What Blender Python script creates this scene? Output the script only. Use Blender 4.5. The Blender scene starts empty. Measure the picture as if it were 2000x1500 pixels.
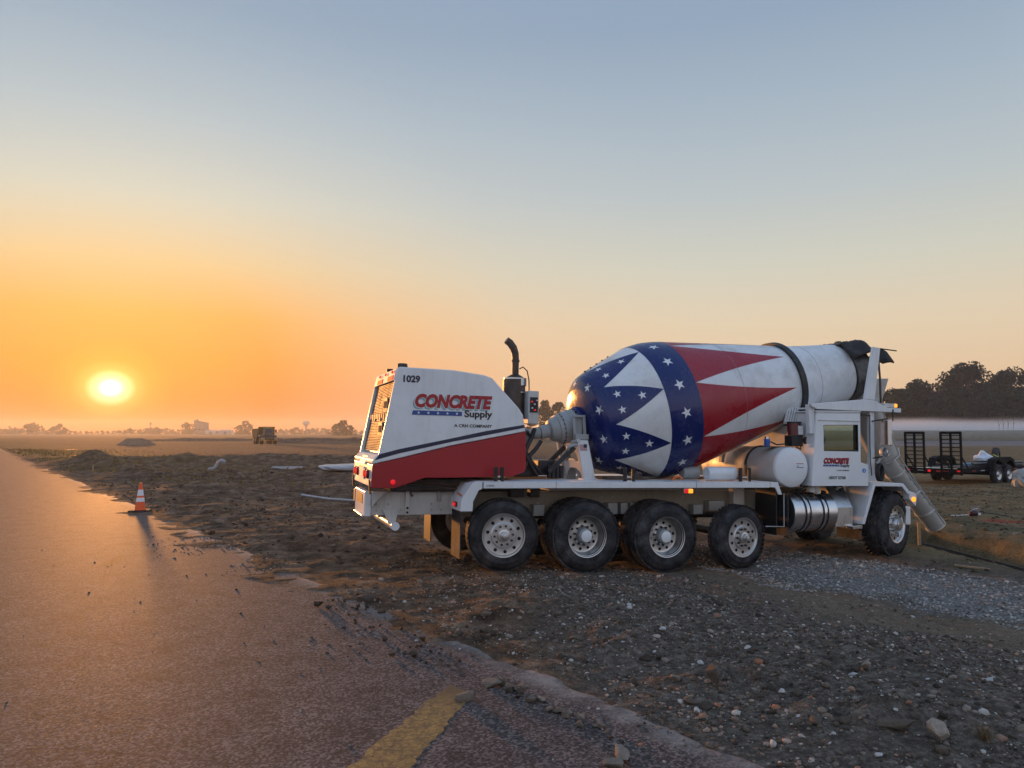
import bpy, bmesh, math, random
import numpy as np
from mathutils import Vector, Matrix, Euler

random.seed(7)
RNG = np.random.default_rng(7)
sc = bpy.context.scene
R = math.radians

# ------------------------------------------------------------------ camera
cam_data = bpy.data.cameras.new('camera')
cam = bpy.data.objects.new('camera', cam_data)
sc.collection.objects.link(cam)
cam_data.sensor_width = 36.0
cam_data.lens = 36.0 * 1502.0 / 2000.0
cam_data.clip_start = 0.05
cam_data.clip_end = 9000.0
cam.location = (0.0, 0.0, 2.0)
cam.rotation_euler = (R(90 + 3.62), 0.0, 0.0)
sc.camera = cam

# ------------------------------------------------------------------ world: low sun on the left, clear dawn sky
SUN_AZ = R(-27.6)      # left of the view axis (+Y)
SUN_EL = R(2.95)
SUN_DIR = Vector((math.sin(SUN_AZ) * math.cos(SUN_EL), math.cos(SUN_AZ) * math.cos(SUN_EL), math.sin(SUN_EL)))


def lin(r, g, b):
    def c(u):
        u /= 255.0
        return u / 12.92 if u <= 0.04045 else ((u + 0.055) / 1.055) ** 2.4
    return (c(r), c(g), c(b), 1.0)


world = bpy.data.worlds.new('World')
sc.world = world
world.use_nodes = True
wt = world.node_tree
wt.nodes.clear()


def wn(t, **k):
    n = wt.nodes.new(t)
    for a, b in k.items():
        setattr(n, a, b)
    return n


def wmath(op, a, b=None, clamp=False):
    n = wn('ShaderNodeMath', operation=op, use_clamp=clamp)
    for i, v in enumerate((a, b)):
        if v is None:
            continue
        if isinstance(v, (int, float)):
            n.inputs[i].default_value = v
        else:
            wt.links.new(v, n.inputs[i])
    return n.outputs[0]


def wramp(fac, stops, mode='EASE'):
    n = wn('ShaderNodeValToRGB')
    n.color_ramp.interpolation = mode
    e = n.color_ramp.elements
    while len(e) > 1:
        e.remove(e[0])
    e[0].position, e[0].color = stops[0]
    for p, c in stops[1:]:
        x = e.new(p)
        x.color = c
    wt.links.new(fac, n.inputs[0])
    return n.outputs[0]


def wmix(fac, a, b, mode='MIX'):
    n = wn('ShaderNodeMix', data_type='RGBA', blend_type=mode)
    for sock, v in ((n.inputs[0], fac), (n.inputs[6], a), (n.inputs[7], b)):
        if isinstance(v, (int, float)):
            sock.default_value = v
        elif isinstance(v, tuple):
            sock.default_value = v
        else:
            wt.links.new(v, sock)
    return n.outputs[2]


tc = wn('ShaderNodeTexCoord')
nrm = wn('ShaderNodeVectorMath', operation='NORMALIZE')
wt.links.new(tc.outputs['Generated'], nrm.inputs[0])
sep = wn('ShaderNodeSeparateXYZ')
wt.links.new(nrm.outputs[0], sep.inputs[0])
dot = wn('ShaderNodeVectorMath', operation='DOT_PRODUCT')
wt.links.new(nrm.outputs[0], dot.inputs[0])
dot.inputs[1].default_value = SUN_DIR
elev = wmath('DIVIDE', wmath('ARCSINE', sep.outputs[2]), math.pi / 2)            # 0 horizon .. 1 zenith
ang = wmath('DIVIDE', wmath('ARCCOSINE', wmath('MINIMUM', dot.outputs['Value'], 0.999999)), math.pi)   # 0 sun .. 1 opposite
D = 1 / 90.0
near_col = wramp(elev, [(0.0, lin(208, 92, 4)), (2.5 * D, lin(222, 106, 0)), (5 * D, lin(230, 130, 6)), (8 * D, lin(230, 156, 58)), (11.5 * D, lin(224, 186, 128)),
                        (16 * D, lin(210, 203, 180)), (21 * D, lin(190, 196, 192)), (26 * D, lin(168, 182, 188)), (31 * D, lin(152, 168, 180)), (50 * D, lin(128, 150, 178)), (1.0, lin(122, 148, 184))], 'LINEAR')
far_col = wramp(elev, [(0.0, lin(216, 174, 134)), (4 * D, lin(219, 188, 152)), (8 * D, lin(214, 196, 168)), (12 * D, lin(198, 196, 181)), (17 * D, lin(177, 185, 187)),
                       (22 * D, lin(160, 174, 185)), (28 * D, lin(140, 158, 178)), (45 * D, lin(126, 148, 180)), (1.0, lin(122, 148, 184))], 'LINEAR')
side = wramp(ang, [(0.0, (1, 1, 1, 1)), (10 / 180, (.92, .92, .92, 1)), (18 / 180, (.50, .50, .50, 1)), (28 / 180, (.15, .15, .15, 1)), (42 / 180, (0, 0, 0, 1))], 'LINEAR')
base = wmix(side, far_col, near_col)
back_col = wramp(elev, [(0.0, lin(196, 190, 196)), (6 * D, lin(214, 206, 210)), (12 * D, lin(214, 216, 226)), (22 * D, lin(188, 204, 228)), (40 * D, lin(150, 176, 212)), (1.0, lin(124, 154, 196))], 'LINEAR')
back = wramp(ang, [(62 / 180, (0, 0, 0, 1)), (100 / 180, (1, 1, 1, 1))], 'LINEAR')
base = wmix(back, base, back_col)
dv = wn('ShaderNodeVectorMath', operation='SUBTRACT')
wt.links.new(nrm.outputs[0], dv.inputs[0])
dv.inputs[1].default_value = SUN_DIR
dv2 = wn('ShaderNodeVectorMath', operation='MULTIPLY')
wt.links.new(dv.outputs[0], dv2.inputs[0])
dv2.inputs[1].default_value = (0.9, 0.9, 1.12)          # the glare is wider than high, stretched along the hazy layer
dvl = wn('ShaderNodeVectorMath', operation='LENGTH')
wt.links.new(dv2.outputs[0], dvl.inputs[0])
gang = wmath('DIVIDE', dvl.outputs['Value'], math.pi)
glow = wramp(gang, [(0.0, (3.0, 2.9, 2.3, 1)), (.42 / 180, (1.8, 1.65, 1.05, 1)), (.80 / 180, (.85, .70, .30, 1)), (1.2 / 180, (.46, .34, .09, 1)), (1.8 / 180, (.20, .12, .01, 1)), (3.4 / 180, (.06, .024, 0, 1)), (9 / 180, (0, 0, 0, 1))], 'LINEAR')
base = wmix(1.0, base, glow, 'ADD')
sky = wn('ShaderNodeTexSky', sky_type='NISHITA', sun_disc=False)
sky.sun_elevation = SUN_EL
sky.sun_rotation = SUN_AZ
sky.dust_density = 3.0
sky.ozone_density = 2.5
nish = wmix(1.0, sky.outputs[0], (.12, .12, .12, 1), 'MULTIPLY')
base = wmix(0.10, base, nish)
bg = wn('ShaderNodeBackground')
bg.inputs[1].default_value = 1.0
wt.links.new(base, bg.inputs[0])
wo = wn('ShaderNodeOutputWorld')
wt.links.new(bg.outputs[0], wo.inputs[0])

# ------------------------------------------------------------------ sun and exposure
sun_data = bpy.data.lights.new('sun', 'SUN')
sun_data.energy = 3.4
sun_data.angle = R(2.6)
sun_data.color = (1.0, 0.40, 0.10)
sun = bpy.data.objects.new('sun', sun_data)
sun.rotation_euler = (-SUN_DIR).to_track_quat('-Z', 'Y').to_euler()
sun.location = SUN_DIR * 60
sc.collection.objects.link(sun)
vs = sc.view_settings
vs.view_transform = 'Standard'
vs.look = 'None'
vs.exposure = 0.3
vs.gamma = 1.0
vs.use_curve_mapping = False
sc.cycles.use_denoising = True
sc.cycles.max_bounces = 5
sc.cycles.diffuse_bounces = 2
sc.cycles.glossy_bounces = 3
sc.cycles.transmission_bounces = 5
sc.cycles.volume_bounces = 3
sc.cycles.use_adaptive_sampling = True
sc.cycles.adaptive_threshold = 0.015
sc.cycles.caustics_reflective = False
sc.cycles.caustics_refractive = False


# ------------------------------------------------------------------ helpers
class MB:
    """Collects shapes; build() links them as ONE mesh object."""

    def __init__(s):
        s.v, s.f = [], []

    def add(s, verts, faces):
        o = len(s.v)
        s.v += [tuple(p) for p in verts]
        s.f += [tuple(i + o for i in f) for f in faces]
        return s

    def box(s, x0, x1, y0, y1, z0, z1, mat=None):
        p = [Vector((x, y, z)) for z in (z0, z1) for y in (y0, y1) for x in (x0, x1)]
        if mat:
            p = [mat @ q for q in p]
        return s.add(p, [(0, 2, 3, 1), (4, 5, 7, 6), (0, 1, 5, 4), (2, 6, 7, 3), (0, 4, 6, 2), (1, 3, 7, 5)])

    def prism(s, poly, a, b, axis='y'):
        """poly in the plane across `axis`, swept from a to b."""
        def P(u, w, t):
            return (u, t, w) if axis == 'y' else ((t, u, w) if axis == 'x' else (u, w, t))
        n = len(poly)
        v = [P(u, w, a) for u, w in poly] + [P(u, w, b) for u, w in poly]
        f = [tuple(range(n)), tuple(range(2 * n - 1, n - 1, -1))]
        f += [(i, i + n, (i + 1) % n + n, (i + 1) % n) for i in range(n)]
        return s.add(v, f)

    def lathe(s, prof, org=(0, 0, 0), axis=(0, 0, 1), n=24, cap0=True, cap1=True, a0=0.0, a1=2 * math.pi, wob=0.0):
        org, ax = Vector(org), Vector(axis).normalized()
        u = ax.orthogonal().normalized()
        if abs(ax.z) < 0.9:
            u = (Vector((0, 0, 1)) - ax * ax.z).normalized()
        w = ax.cross(u)
        full = abs(a1 - a0 - 2 * math.pi) < 1e-6
        m = n if full else n + 1
        v, f = [], []
        for t, r in prof:
            for k in range(m):
                a = a0 + (a1 - a0) * k / n
                v.append(org + ax * t + (u * math.cos(a) + w * math.sin(a)) * r)
        for i in range(len(prof) - 1):
            for k in range(n):
                k2 = (k + 1) % m
                f.append((i * m + k, i * m + k2, (i + 1) * m + k2, (i + 1) * m + k))
        if full and cap0:
            f.append(tuple(range(m - 1, -1, -1)))
        if full and cap1:
            f.append(tuple((len(prof) - 1) * m + k for k in range(m)))
        return s.add(v, f)

    def cyl(s, a, b, r, n=16, r2=None):
        a, b = Vector(a), Vector(b)
        return s.lathe([(0, r), ((b - a).length, r if r2 is None else r2)], a, b - a, n)

    def tube(s, pts, r, n=8, closed=False):
        pts = [Vector(p) for p in pts]
        N = len(pts)
        rs = r if isinstance(r, (list, tuple)) else [r] * N
        v, f = [], []
        up = None
        for i, p in enumerate(pts):
            if closed:
                t = pts[(i + 1) % N] - pts[i - 1]
            else:
                t = pts[min(i + 1, N - 1)] - pts[max(i - 1, 0)]
            t.normalize()
            up = t.orthogonal() if up is None else (up - t * up.dot(t))
            up.normalize()
            w = t.cross(up)
            for k in range(n):
                a = 2 * math.pi * k / n
                v.append(p + (up * math.cos(a) + w * math.sin(a)) * rs[i])
        for i in range(N if closed else N - 1):
            j = (i + 1) % N
            for k in range(n):
                k2 = (k + 1) % n
                f.append((i * n + k, i * n + k2, j * n + k2, j * n + k))
        if not closed:
            f.append(tuple(range(n - 1, -1, -1)))
            f.append(tuple((N - 1) * n + k for k in range(n)))
        return s.add(v, f)

    def beam(s, a, b, w, h, up=(0, 0, 1)):
        a, b, up = Vector(a), Vector(b), Vector(up)
        t = (b - a).normalized()
        sd = t.cross(up).normalized()
        u2 = sd.cross(t)
        p = []
        for q in (a, b):
            for i, j in ((-1, -1), (1, -1), (1, 1), (-1, 1)):
                p.append(q + sd * (w / 2 * i) + u2 * (h / 2 * j))
        return s.add(p, [(3, 2, 1, 0), (4, 5, 6, 7), (0, 1, 5, 4), (1, 2, 6, 5), (2, 3, 7, 6), (3, 0, 4, 7)])

    def mesh(s, name, mat, smooth=None):
        me = bpy.data.meshes.new(name)
        me.from_pydata(s.v, [], s.f)
        bm = bmesh.new()
        bm.from_mesh(me)
        bmesh.ops.recalc_face_normals(bm, faces=bm.faces)
        bm.to_mesh(me)
        bm.free()
        if mat:
            me.materials.append(mat)
        if smooth is not None:
            me.polygons.foreach_set('use_smooth', [True] * len(me.polygons))
            me.set_sharp_from_angle(angle=R(smooth))
        return me

    def build(s, name, mat, parent=None, smooth=None, bevel=0.0, seg=2):
        o = link(name, s.mesh(name, mat, smooth), parent)
        if bevel:
            md = o.modifiers.new('bevel', 'BEVEL')
            md.width = bevel
            md.segments = seg
            md.limit_method = 'ANGLE'
            md.angle_limit = R(35)
            md.harden_normals = False
        return o


def link(name, data, parent=None):
    o = bpy.data.objects.new(name, data)
    sc.collection.objects.link(o)
    if parent:
        o.parent = parent
    return o


def tag(o, label=None, cat=None, group=None, kind=None):
    for k, v in (('label', label), ('category', cat), ('group', group), ('kind', kind)):
        if v:
            o[k] = v
    return o


def empty(name, loc=(0, 0, 0), rot=(0, 0, 0), parent=None):
    o = link(name, None, parent)
    o.location = loc
    o.rotation_euler = rot
    o.empty_display_size = 0.2
    return o


def copy_tree(o, parent=None):
    c = o.copy()
    sc.collection.objects.link(c)
    c.parent = parent
    for ch in o.children:
        copy_tree(ch, c)
    return c


# ---- numpy value noise
def _hash(ix, iy, seed):
    h = (ix.astype(np.int64) * 374761393 + iy.astype(np.int64) * 668265263 + seed * 1442695041) & 0xFFFFFFFF
    h = ((h ^ (h >> 13)) * 1274126177) & 0xFFFFFFFF
    return ((h ^ (h >> 16)) & 0xFFFF) / 65535.0


def vnoise(x, y, seed=0):
    ix, iy = np.floor(x), np.floor(y)
    fx, fy = x - ix, y - iy
    fx, fy = fx * fx * (3 - 2 * fx), fy * fy * (3 - 2 * fy)
    a, b = _hash(ix, iy, seed), _hash(ix + 1, iy, seed)
    c, d = _hash(ix, iy + 1, seed), _hash(ix + 1, iy + 1, seed)
    return (a * (1 - fx) + b * fx) * (1 - fy) + (c * (1 - fx) + d * fx) * fy


def fbm(x, y, octv=4, seed=0):
    t, a, s = 0, 0.5, 0
    for k in range(octv):
        t = t + a * (vnoise(x, y, seed + k) - 0.5)
        s += a
        x, y, a = x * 2.03 + 17.1, y * 2.03 + 5.7, a * 0.5
    return t / s * 2


# ------------------------------------------------------------------ materials
class Mat:
    def __init__(s, name, rough=0.5, metal=0.0, spec=0.5):
        s.m = bpy.data.materials.new(name)
        s.m.use_nodes = True
        s.t = s.m.node_tree
        s.b = s.t.nodes['Principled BSDF']
        s.b.inputs['Roughness'].default_value = rough
        s.b.inputs['Metallic'].default_value = metal
        s.b.inputs['Specular IOR Level'].default_value = spec
        s._co = None

    def n(s, t, **k):
        x = s.t.nodes.new(t)
        for a, b in k.items():
            setattr(x, a, b)
        return x

    def put(s, sock, v):
        if isinstance(v, (int, float, tuple)):
            sock.default_value = v
        else:
            s.t.links.new(v, sock)

    def co(s):
        if s._co is None:
            s._co = s.n('ShaderNodeTexCoord').outputs['Object']
        return s._co

    def noise(s, scale, detail=4, rough=0.6, co=None, dist=0.0):
        x = s.n('ShaderNodeTexNoise')
        s.put(x.inputs['Vector'], co or s.co())
        x.inputs['Scale'].default_value = scale
        x.inputs['Detail'].default_value = detail
        x.inputs['Roughness'].default_value = rough
        x.inputs['Distortion'].default_value = dist
        return x.outputs[0]

    def voronoi(s, scale, feature='F1', out=0, co=None):
        x = s.n('ShaderNodeTexVoronoi', feature=feature)
        s.put(x.inputs['Vector'], co or s.co())
        x.inputs['Scale'].default_value = scale
        return x.outputs[out]

    def stretch(s, sx, sy, sz):
        x = s.n('ShaderNodeMapping')
        s.put(x.inputs[0], s.co())
        x.inputs['Scale'].default_value = (sx, sy, sz)
        return x.outputs[0]

    def ramp(s, fac, stops, mode='LINEAR'):
        x = s.n('ShaderNodeValToRGB')
        x.color_ramp.interpolation = mode
        e = x.color_ramp.elements
        while len(e) > 1:
            e.remove(e[0])
        e[0].position = stops[0][0]
        e[0].color = stops[0][1] if isinstance(stops[0][1], tuple) else (stops[0][1],) * 3 + (1,)
        for p, c in stops[1:]:
            q = e.new(p)
            q.color = c if isinstance(c, tuple) else (c, c, c, 1)
        s.put(x.inputs[0], fac)
        return x.outputs[0]

    def mix(s, fac, a, b, mode='MIX'):
        x = s.n('ShaderNodeMix', data_type='RGBA', blend_type=mode)
        s.put(x.inputs[0], fac)
        s.put(x.inputs[6], a)
        s.put(x.inputs[7], b)
        return x.outputs[2]

    def math(s, op, a, b=0.0, clamp=False):
        x = s.n('ShaderNodeMath', operation=op, use_clamp=clamp)
        s.put(x.inputs[0], a)
        s.put(x.inputs[1], b)
        return x.outputs[0]

    def xyz(s):
        x = s.n('ShaderNodeSeparateXYZ')
        s.put(x.inputs[0], s.co())
        return x.outputs

    def col(s, v):
        s.put(s.b.inputs['Base Color'], v)
        return s

    def rough(s, v):
        s.put(s.b.inputs['Roughness'], v)
        return s

    def bump(s, h, strength=0.3, dist=0.01):
        x = s.n('ShaderNodeBump')
        x.inputs['Strength'].default_value = strength
        x.inputs['Distance'].default_value = dist
        s.put(x.inputs['Height'], h)
        s.t.links.new(x.outputs[0], s.b.inputs['Normal'])
        return s


DUST = (0.23, 0.17, 0.115, 1)


def paint(name, c, rough=0.35, dirt=0.25, metal=0.0, spec=0.5, streak=True, dustcol=DUST, bump=0.03):
    """Painted metal with dust in uneven patches and fine vertical streaks."""
    m = Mat(name, rough, metal, spec)
    c = tuple(c[:3]) + (1,)
    tone = m.ramp(m.noise(1.7, 3), [(0.3, tuple(u * 0.90 for u in c[:3]) + (1,)), (0.7, c)])
    patch = m.ramp(m.noise(2.6, 8, 0.7), [(0.46, 0.0), (0.78, 1.0)])
    if streak:
        st = m.ramp(m.noise(1.0, 5, 0.65, m.stretch(14, 14, 1.3)), [(0.5, 0.0), (0.8, 1.0)])
        patch = m.mix(0.5, patch, st)
    f = m.math('MULTIPLY', patch, dirt)
    m.col(m.mix(f, tone, dustcol))
    m.rough(m.math('ADD', m.math('MULTIPLY', patch, 0.35), rough, True))
    if bump:
        m.bump(m.noise(60, 3), bump, 0.01)
    return m.m


def plain(name, c, rough=0.5, metal=0.0, var=0.25, scale=6.0, bump=0.0, bscale=60, spec=0.5):
    m = Mat(name, rough, metal, spec)
    a = tuple(u * (1 - var) for u in c[:3]) + (1,)
    b = tuple(min(1, u * (1 + var)) for u in c[:3]) + (1,)
    m.col(m.ramp(m.noise(scale, 6, 0.65), [(0.3, a), (0.7, b)]))
    if bump:
        m.bump(m.noise(bscale, 4), bump, 0.01)
    return m.m


def lamp_mat(name, c, power):
    m = Mat(name, 0.2)
    m.col(tuple(c) + (1,))
    cells = m.ramp(m.voronoi(90.0), [(0.0, 1.0), (0.6, 0.55)])
    m.put(m.b.inputs['Emission Color'], m.mix(1.0, tuple(c) + (1,), cells, 'MULTIPLY'))
    m.b.inputs['Emission Strength'].default_value = power
    return m.m


WHITE = paint('white_paint', (0.80, 0.81, 0.81), 0.30, 0.30)
WHITE_DIRTY = paint('dusty_white_paint', (0.62, 0.61, 0.57), 0.5, 0.6)
WHITE_CLEAN = paint('clean_white_paint', (0.82, 0.83, 0.83), 0.3, 0.10, streak=False)
RED = paint('red_paint', (0.37, 0.006, 0.013), 0.32, 0.05, dustcol=(0.22, 0.10, 0.08, 1))
NAVY = paint('navy_paint', (0.012, 0.028, 0.125), 0.3, 0.10, dustcol=(0.10, 0.10, 0.12, 1))
DRUM_WHITE = paint('drum_white_paint', (0.78, 0.79, 0.78), 0.34, 0.46, streak=False)
DRUM_RED = paint('drum_red_paint', (0.34, 0.006, 0.020), 0.26, 0.07, streak=False, dustcol=(0.2, 0.08, 0.08, 1))
DRUM_NAVY = paint('drum_navy_paint', (0.006, 0.018, 0.12), 0.2, 0.09, streak=False, dustcol=(0.16, 0.13, 0.11, 1))
GREY_STEEL = paint('grey_painted_steel', (0.40, 0.41, 0.40), 0.45, 0.45)
DARK_STEEL = plain('dark_steel', (0.035, 0.033, 0.032), 0.5, 0.3, 0.4, 9, 0.1)
BLACK = plain('black_plastic', (0.012, 0.012, 0.013), 0.5, 0, 0.4, 8)
HOSE = plain('black_hose_rubber', (0.014, 0.013, 0.013), 0.45, 0, 0.4, 20)
ALU = paint('brushed_aluminium', (0.72, 0.72, 0.71), 0.26, 0.25, metal=1.0, dustcol=(0.30, 0.25, 0.2, 1))
ALU_WHEEL = paint('wheel_aluminium', (0.60, 0.59, 0.57), 0.30, 0.22, metal=0.9, streak=False)
CHROME = plain('chrome', (0.62, 0.62, 0.62), 0.2, 1.0, 0.12)
RUST = plain('exhaust_steel', (0.085, 0.062, 0.050), 0.5, 0.6, 0.4, 7, 0.2)
SHADOW_BLACK = plain('hole_black', (0.004, 0.004, 0.004), 0.9, 0, 0.2)
RED_LENS = lamp_mat('red_lamp_lens', (0.75, 0.01, 0.015), 0.9)
AMBER_LENS = lamp_mat('amber_lamp_lens', (1.0, 0.30, 0.02), 2.2)
AMBER_OFF = plain('amber_reflector', (0.75, 0.17, 0.03), 0.3, 0, 0.1)
TEXT_NAVY = plain('navy_lettering', (0.010, 0.014, 0.045), 0.4, 0, 0.1)
TEXT_BLACK = plain('black_lettering', (0.014, 0.014, 0.016), 0.4, 0, 0.1)
TEXT_RED = plain('red_lettering', (0.36, 0.010, 0.014), 0.4, 0, 0.08)
TEXT_TEAL = plain('teal_letter_shadow', (0.25, 0.39, 0.41), 0.4, 0, 0.05)
TEXT_BLUE = plain('blue_band', (0.018, 0.065, 0.26), 0.4, 0, 0.08)
TEXT_WHITE = plain('white_lettering', (0.75, 0.76, 0.76), 0.4, 0, 0.04)
CANVAS = plain('dark_canvas', (0.030, 0.026, 0.024), 0.8, 0, 0.5, 12, 0.5, 30)
WOOD = plain('raw_wood', (0.34, 0.22, 0.12), 0.8, 0, 0.3, 14, 0.3)


def rubber(name, dust):
    m = Mat(name, 0.75, 0, 0.3)
    f = m.ramp(m.noise(5.0, 7, 0.7), [(0.38, 0.0), (0.72, 1.0)])
    f2 = m.ramp(m.noise(1.4, 3), [(0.3, 0.15), (0.7, 1.0)])
    m.col(m.mix(m.math('MULTIPLY', m.math('MULTIPLY', f, f2), dust), (0.011, 0.011, 0.013, 1), (0.20, 0.185, 0.18, 1)))
    m.bump(m.noise(45, 4), 0.15, 0.01)
    return m.m


RUBBER = rubber('tyre_rubber', 0.55)

glass = Mat('window_glass', 0.03)
glass.b.inputs['Transmission Weight'].default_value = 1.0
glass.b.inputs['IOR'].default_value = 1.15
glass.col((0.72, 0.76, 0.62, 1))
GLASS = glass.m


def text(name, body, x0, x1, z0, z1, y, mat, parent, bold=0.0, shear=0.0, ext=0.0015, slope=0.0):
    """Lettering fitted into a box of the side plane y (facing -y)."""
    cu = bpy.data.curves.new(name, 'FONT')
    cu.body = body
    cu.size = 1.0
    cu.offset = bold
    cu.shear = shear
    cu.resolution_u = 3
    tmp = bpy.data.objects.new('tmp', cu)
    me = bpy.data.meshes.new_from_object(tmp)
    bpy.data.objects.remove(tmp)
    bpy.data.curves.remove(cu)
    n = len(me.vertices)
    co = np.empty(n * 3)
    me.vertices.foreach_get('co', co)
    co = co.reshape(-1, 3)
    a, b = co.min(0), co.max(0)
    u = (co[:, 0] - a[0]) / (b[0] - a[0])
    w = (co[:, 1] - a[1]) / (b[1] - a[1])
    out = np.stack([x0 + u * (x1 - x0), np.full(n, y), z0 + w * (z1 - z0) + slope * u * (x1 - x0)], 1)
    me.vertices.foreach_set('co', out.ravel())
    me.materials.append(mat)
    me.update()
    me.name = name
    return link(name, me, parent)


def star_pts(r, n=5, inner=0.40, rot=math.pi / 2):
    return [(math.cos(rot + k * math.pi / n) * (r if k % 2 == 0 else r * inner), math.sin(rot + k * math.pi / n) * (r if k % 2 == 0 else r * inner)) for k in range(2 * n)]


def flat_poly(name, pts, y, mat, parent, t=0.003):
    """Thin decal plate on a side plane; pts in (x, z); its outer face looks to -y."""
    return MB().prism(pts, y - t, y).build(name, mat, parent)
# ------------------------------------------------------------------ ground
EN = 1.2296
E_S = np.array([-1e4, -2.4, -1.5, -.6, .0, .25, 1.0, 2.4, 3.66, 4.96, 6.3, 9.3, 14, 25, 1e4])
E_H = np.array([-.22, -.20, -.07, -.026, -.006, -.008, -.015, .022, -.084, -.163, -.185, -.13, -.07, -.02, -.02])


def edge_e(x, y):
    return (x - 4.907 + .7155 * y) / EN


def sstep(a, b, v):
    t = np.clip((v - a) / (b - a), 0, 1)
    return t * t * (3 - 2 * t)


def ridge(x, y, p, q, w, hgt, seed, rag=.5):
    p, q = np.array(p, float), np.array(q, float)
    d = q - p
    L = np.hypot(*d)
    d /= L
    t = (x - p[0]) * d[0] + (y - p[1]) * d[1]
    n = -(x - p[0]) * d[1] + (y - p[1]) * d[0]
    n = n + fbm(x * .25, y * .25, 3, seed) * w * 1.2
    end = sstep(-2, 3, t) * (1 - sstep(L - 3, L + 2, t))
    prof = np.exp(-(n / w) ** 2)
    return hgt * end * prof * (1 + rag * fbm(x * .9, y * .9, 4, seed + 5))


CONTACT = [(-.13, 11.17), (1.116, 11.6), (2.39, 12.04), (3.715, 12.49), (6.75, 13.5), (-.93, 13.45), (.35, 13.85), (1.62, 14.3), (2.95, 14.75), (6.0, 15.8)]


def ground_h(x, y):
    x, y = np.asarray(x, float), np.asarray(y, float)
    e = edge_e(x, y)
    h = np.interp(e, E_S, E_H)
    near = np.clip(1.0 - np.hypot(x, y - 9) / 45, 0, 1)
    out = sstep(.0, .5, e)
    rough = .035 * fbm(x * .9, y * .9, 4, 11) + .030 * fbm(x * 3.1, y * 3.1, 4, 21) * near + .018 * fbm(x * 9, y * 9, 3, 31) * near
    # churned, rutted soil left of and behind the truck
    rut = sstep(-1.5, -4.5, x - .1 * y) * sstep(11, 14, y) * (1 - sstep(60, 90, y))
    rough = rough + rut * (.19 * np.abs(fbm(x * .22 + y * .05, y * 1.1, 4, 41)) + .05 * fbm(x * 1.7, y * 2.4, 3, 43))
    calm = np.ones_like(x)
    for cx, cy in CONTACT:
        calm = calm * (1 - .85 * np.exp(-((x - cx) ** 2 + (y - cy) ** 2) / .30))
    h = h + rough * out * calm
    # soil spilled over the pavement edge in uneven tongues
    h = h + sstep(-2.0, -.9, e) * (1 - sstep(.1, .6, e)) * (.045 * fbm(x * 1.1, y * 1.1, 4, 121) + .022 * fbm(x * 5.0, y * 5.0, 3, 131) + .012) * (.35 + .65 * sstep(5.5, 8.0, y)) - .03 * sstep(-2.0, -.9, e) * (1 - sstep(-.2, .2, e)) * (1 - sstep(5.0, 7.5, y))
    # windrows and cut edges
    off = sstep(.6, 3.0, e)
    h = h + off * (ridge(x, y, (-31, 47), (-3, 50), 2.2, .62, 51) + ridge(x, y, (-24, 34), (-5, 36), 1.6, .42, 61) + ridge(x, y, (-45, 64), (-18, 40), 1.1, .40, 71))
    h = h + off * ridge(x, y, (-13, 26), (-4, 29), 1.2, .22, 81) + ridge(x, y, (-48, 150), (10, 165), 2.5, 1.0, 91)
    h = h + ridge(x, y, (-90, 190), (-30, 185), 2.0, .6, 95)
    # heaps pushed up along the pavement edge
    for hx, hy, hr, hz in ((.24, 9.1, .5, .10), (-.2, 8.5, .35, .07), (1.05, 7.6, .5, .10), (1.9, 6.3, .55, .08), (2.7, 5.5, .6, .10), (1.6, 8.9, .6, .07), (3.1, 7.2, .7, .06)):
        h = h + hz * np.exp(-((x - hx) ** 2 + (y - hy) ** 2) / (hr * hr)) * (1 + 1.2 * fbm(x * 4, y * 4, 3, 99))
    # dig-out with the reinforcing mat, right
    tx = 8.45 - .10 * (y - 14)
    tr = sstep(.75, .50, np.abs(x - tx + .12 * fbm(y * 1.3, x * 0, 3, 77))) * sstep(8.5, 9.5, y) * (1 - sstep(16.6, 17.3, y))
    h = h - .36 * tr
    h = h + .20 * np.exp(-((x - tx - 1.6) / .9) ** 2) * sstep(8.5, 9.5, y) * (1 - sstep(17.5, 19.5, y)) * (1 + .6 * fbm(x * 1.5, y * 1.5, 3, 78))
    # ground rises to an embankment on the right
    rt = sstep(6, 40, x - .12 * y)
    h = h + rt * (.5 * sstep(70, 140, y) + .9 * np.exp(-((y - 166) / 4.0) ** 2) * (1 + .25 * fbm(x * .05, y * .05, 3, 88)) + 1.5 * sstep(155, 172, y))
    h = h + off * .10 * fbm(x * .03, y * .03, 3, 7) * sstep(20, 60, y)
    return h


def graded(segs):
    out = [segs[0][0]]
    for a, b, s0, s1 in segs:
        v = a
        while v < b - 1e-6:
            t = (v - a) / (b - a)
            v = min(b, v + s0 * (s1 / s0) ** t)
            out.append(v)
    return np.array(out)


gx = graded([(-1400, -120, 130, 14), (-120, -30, 9, .9), (-30, -7, .75, .12), (-7, 9.5, .075, .075), (9.5, 24, .09, .6), (24, 120, .9, 8), (120, 1400, 12, 130)])
gy = graded([(-25, 3.5, 2.5, .3), (3.5, 15, .065, .075), (15, 32, .09, .35), (32, 60, .32, .7), (60, 220, .9, 4), (220, 1500, 6, 110)])
GX, GY = np.meshgrid(gx, gy)
GZ = ground_h(GX, GY)


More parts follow.
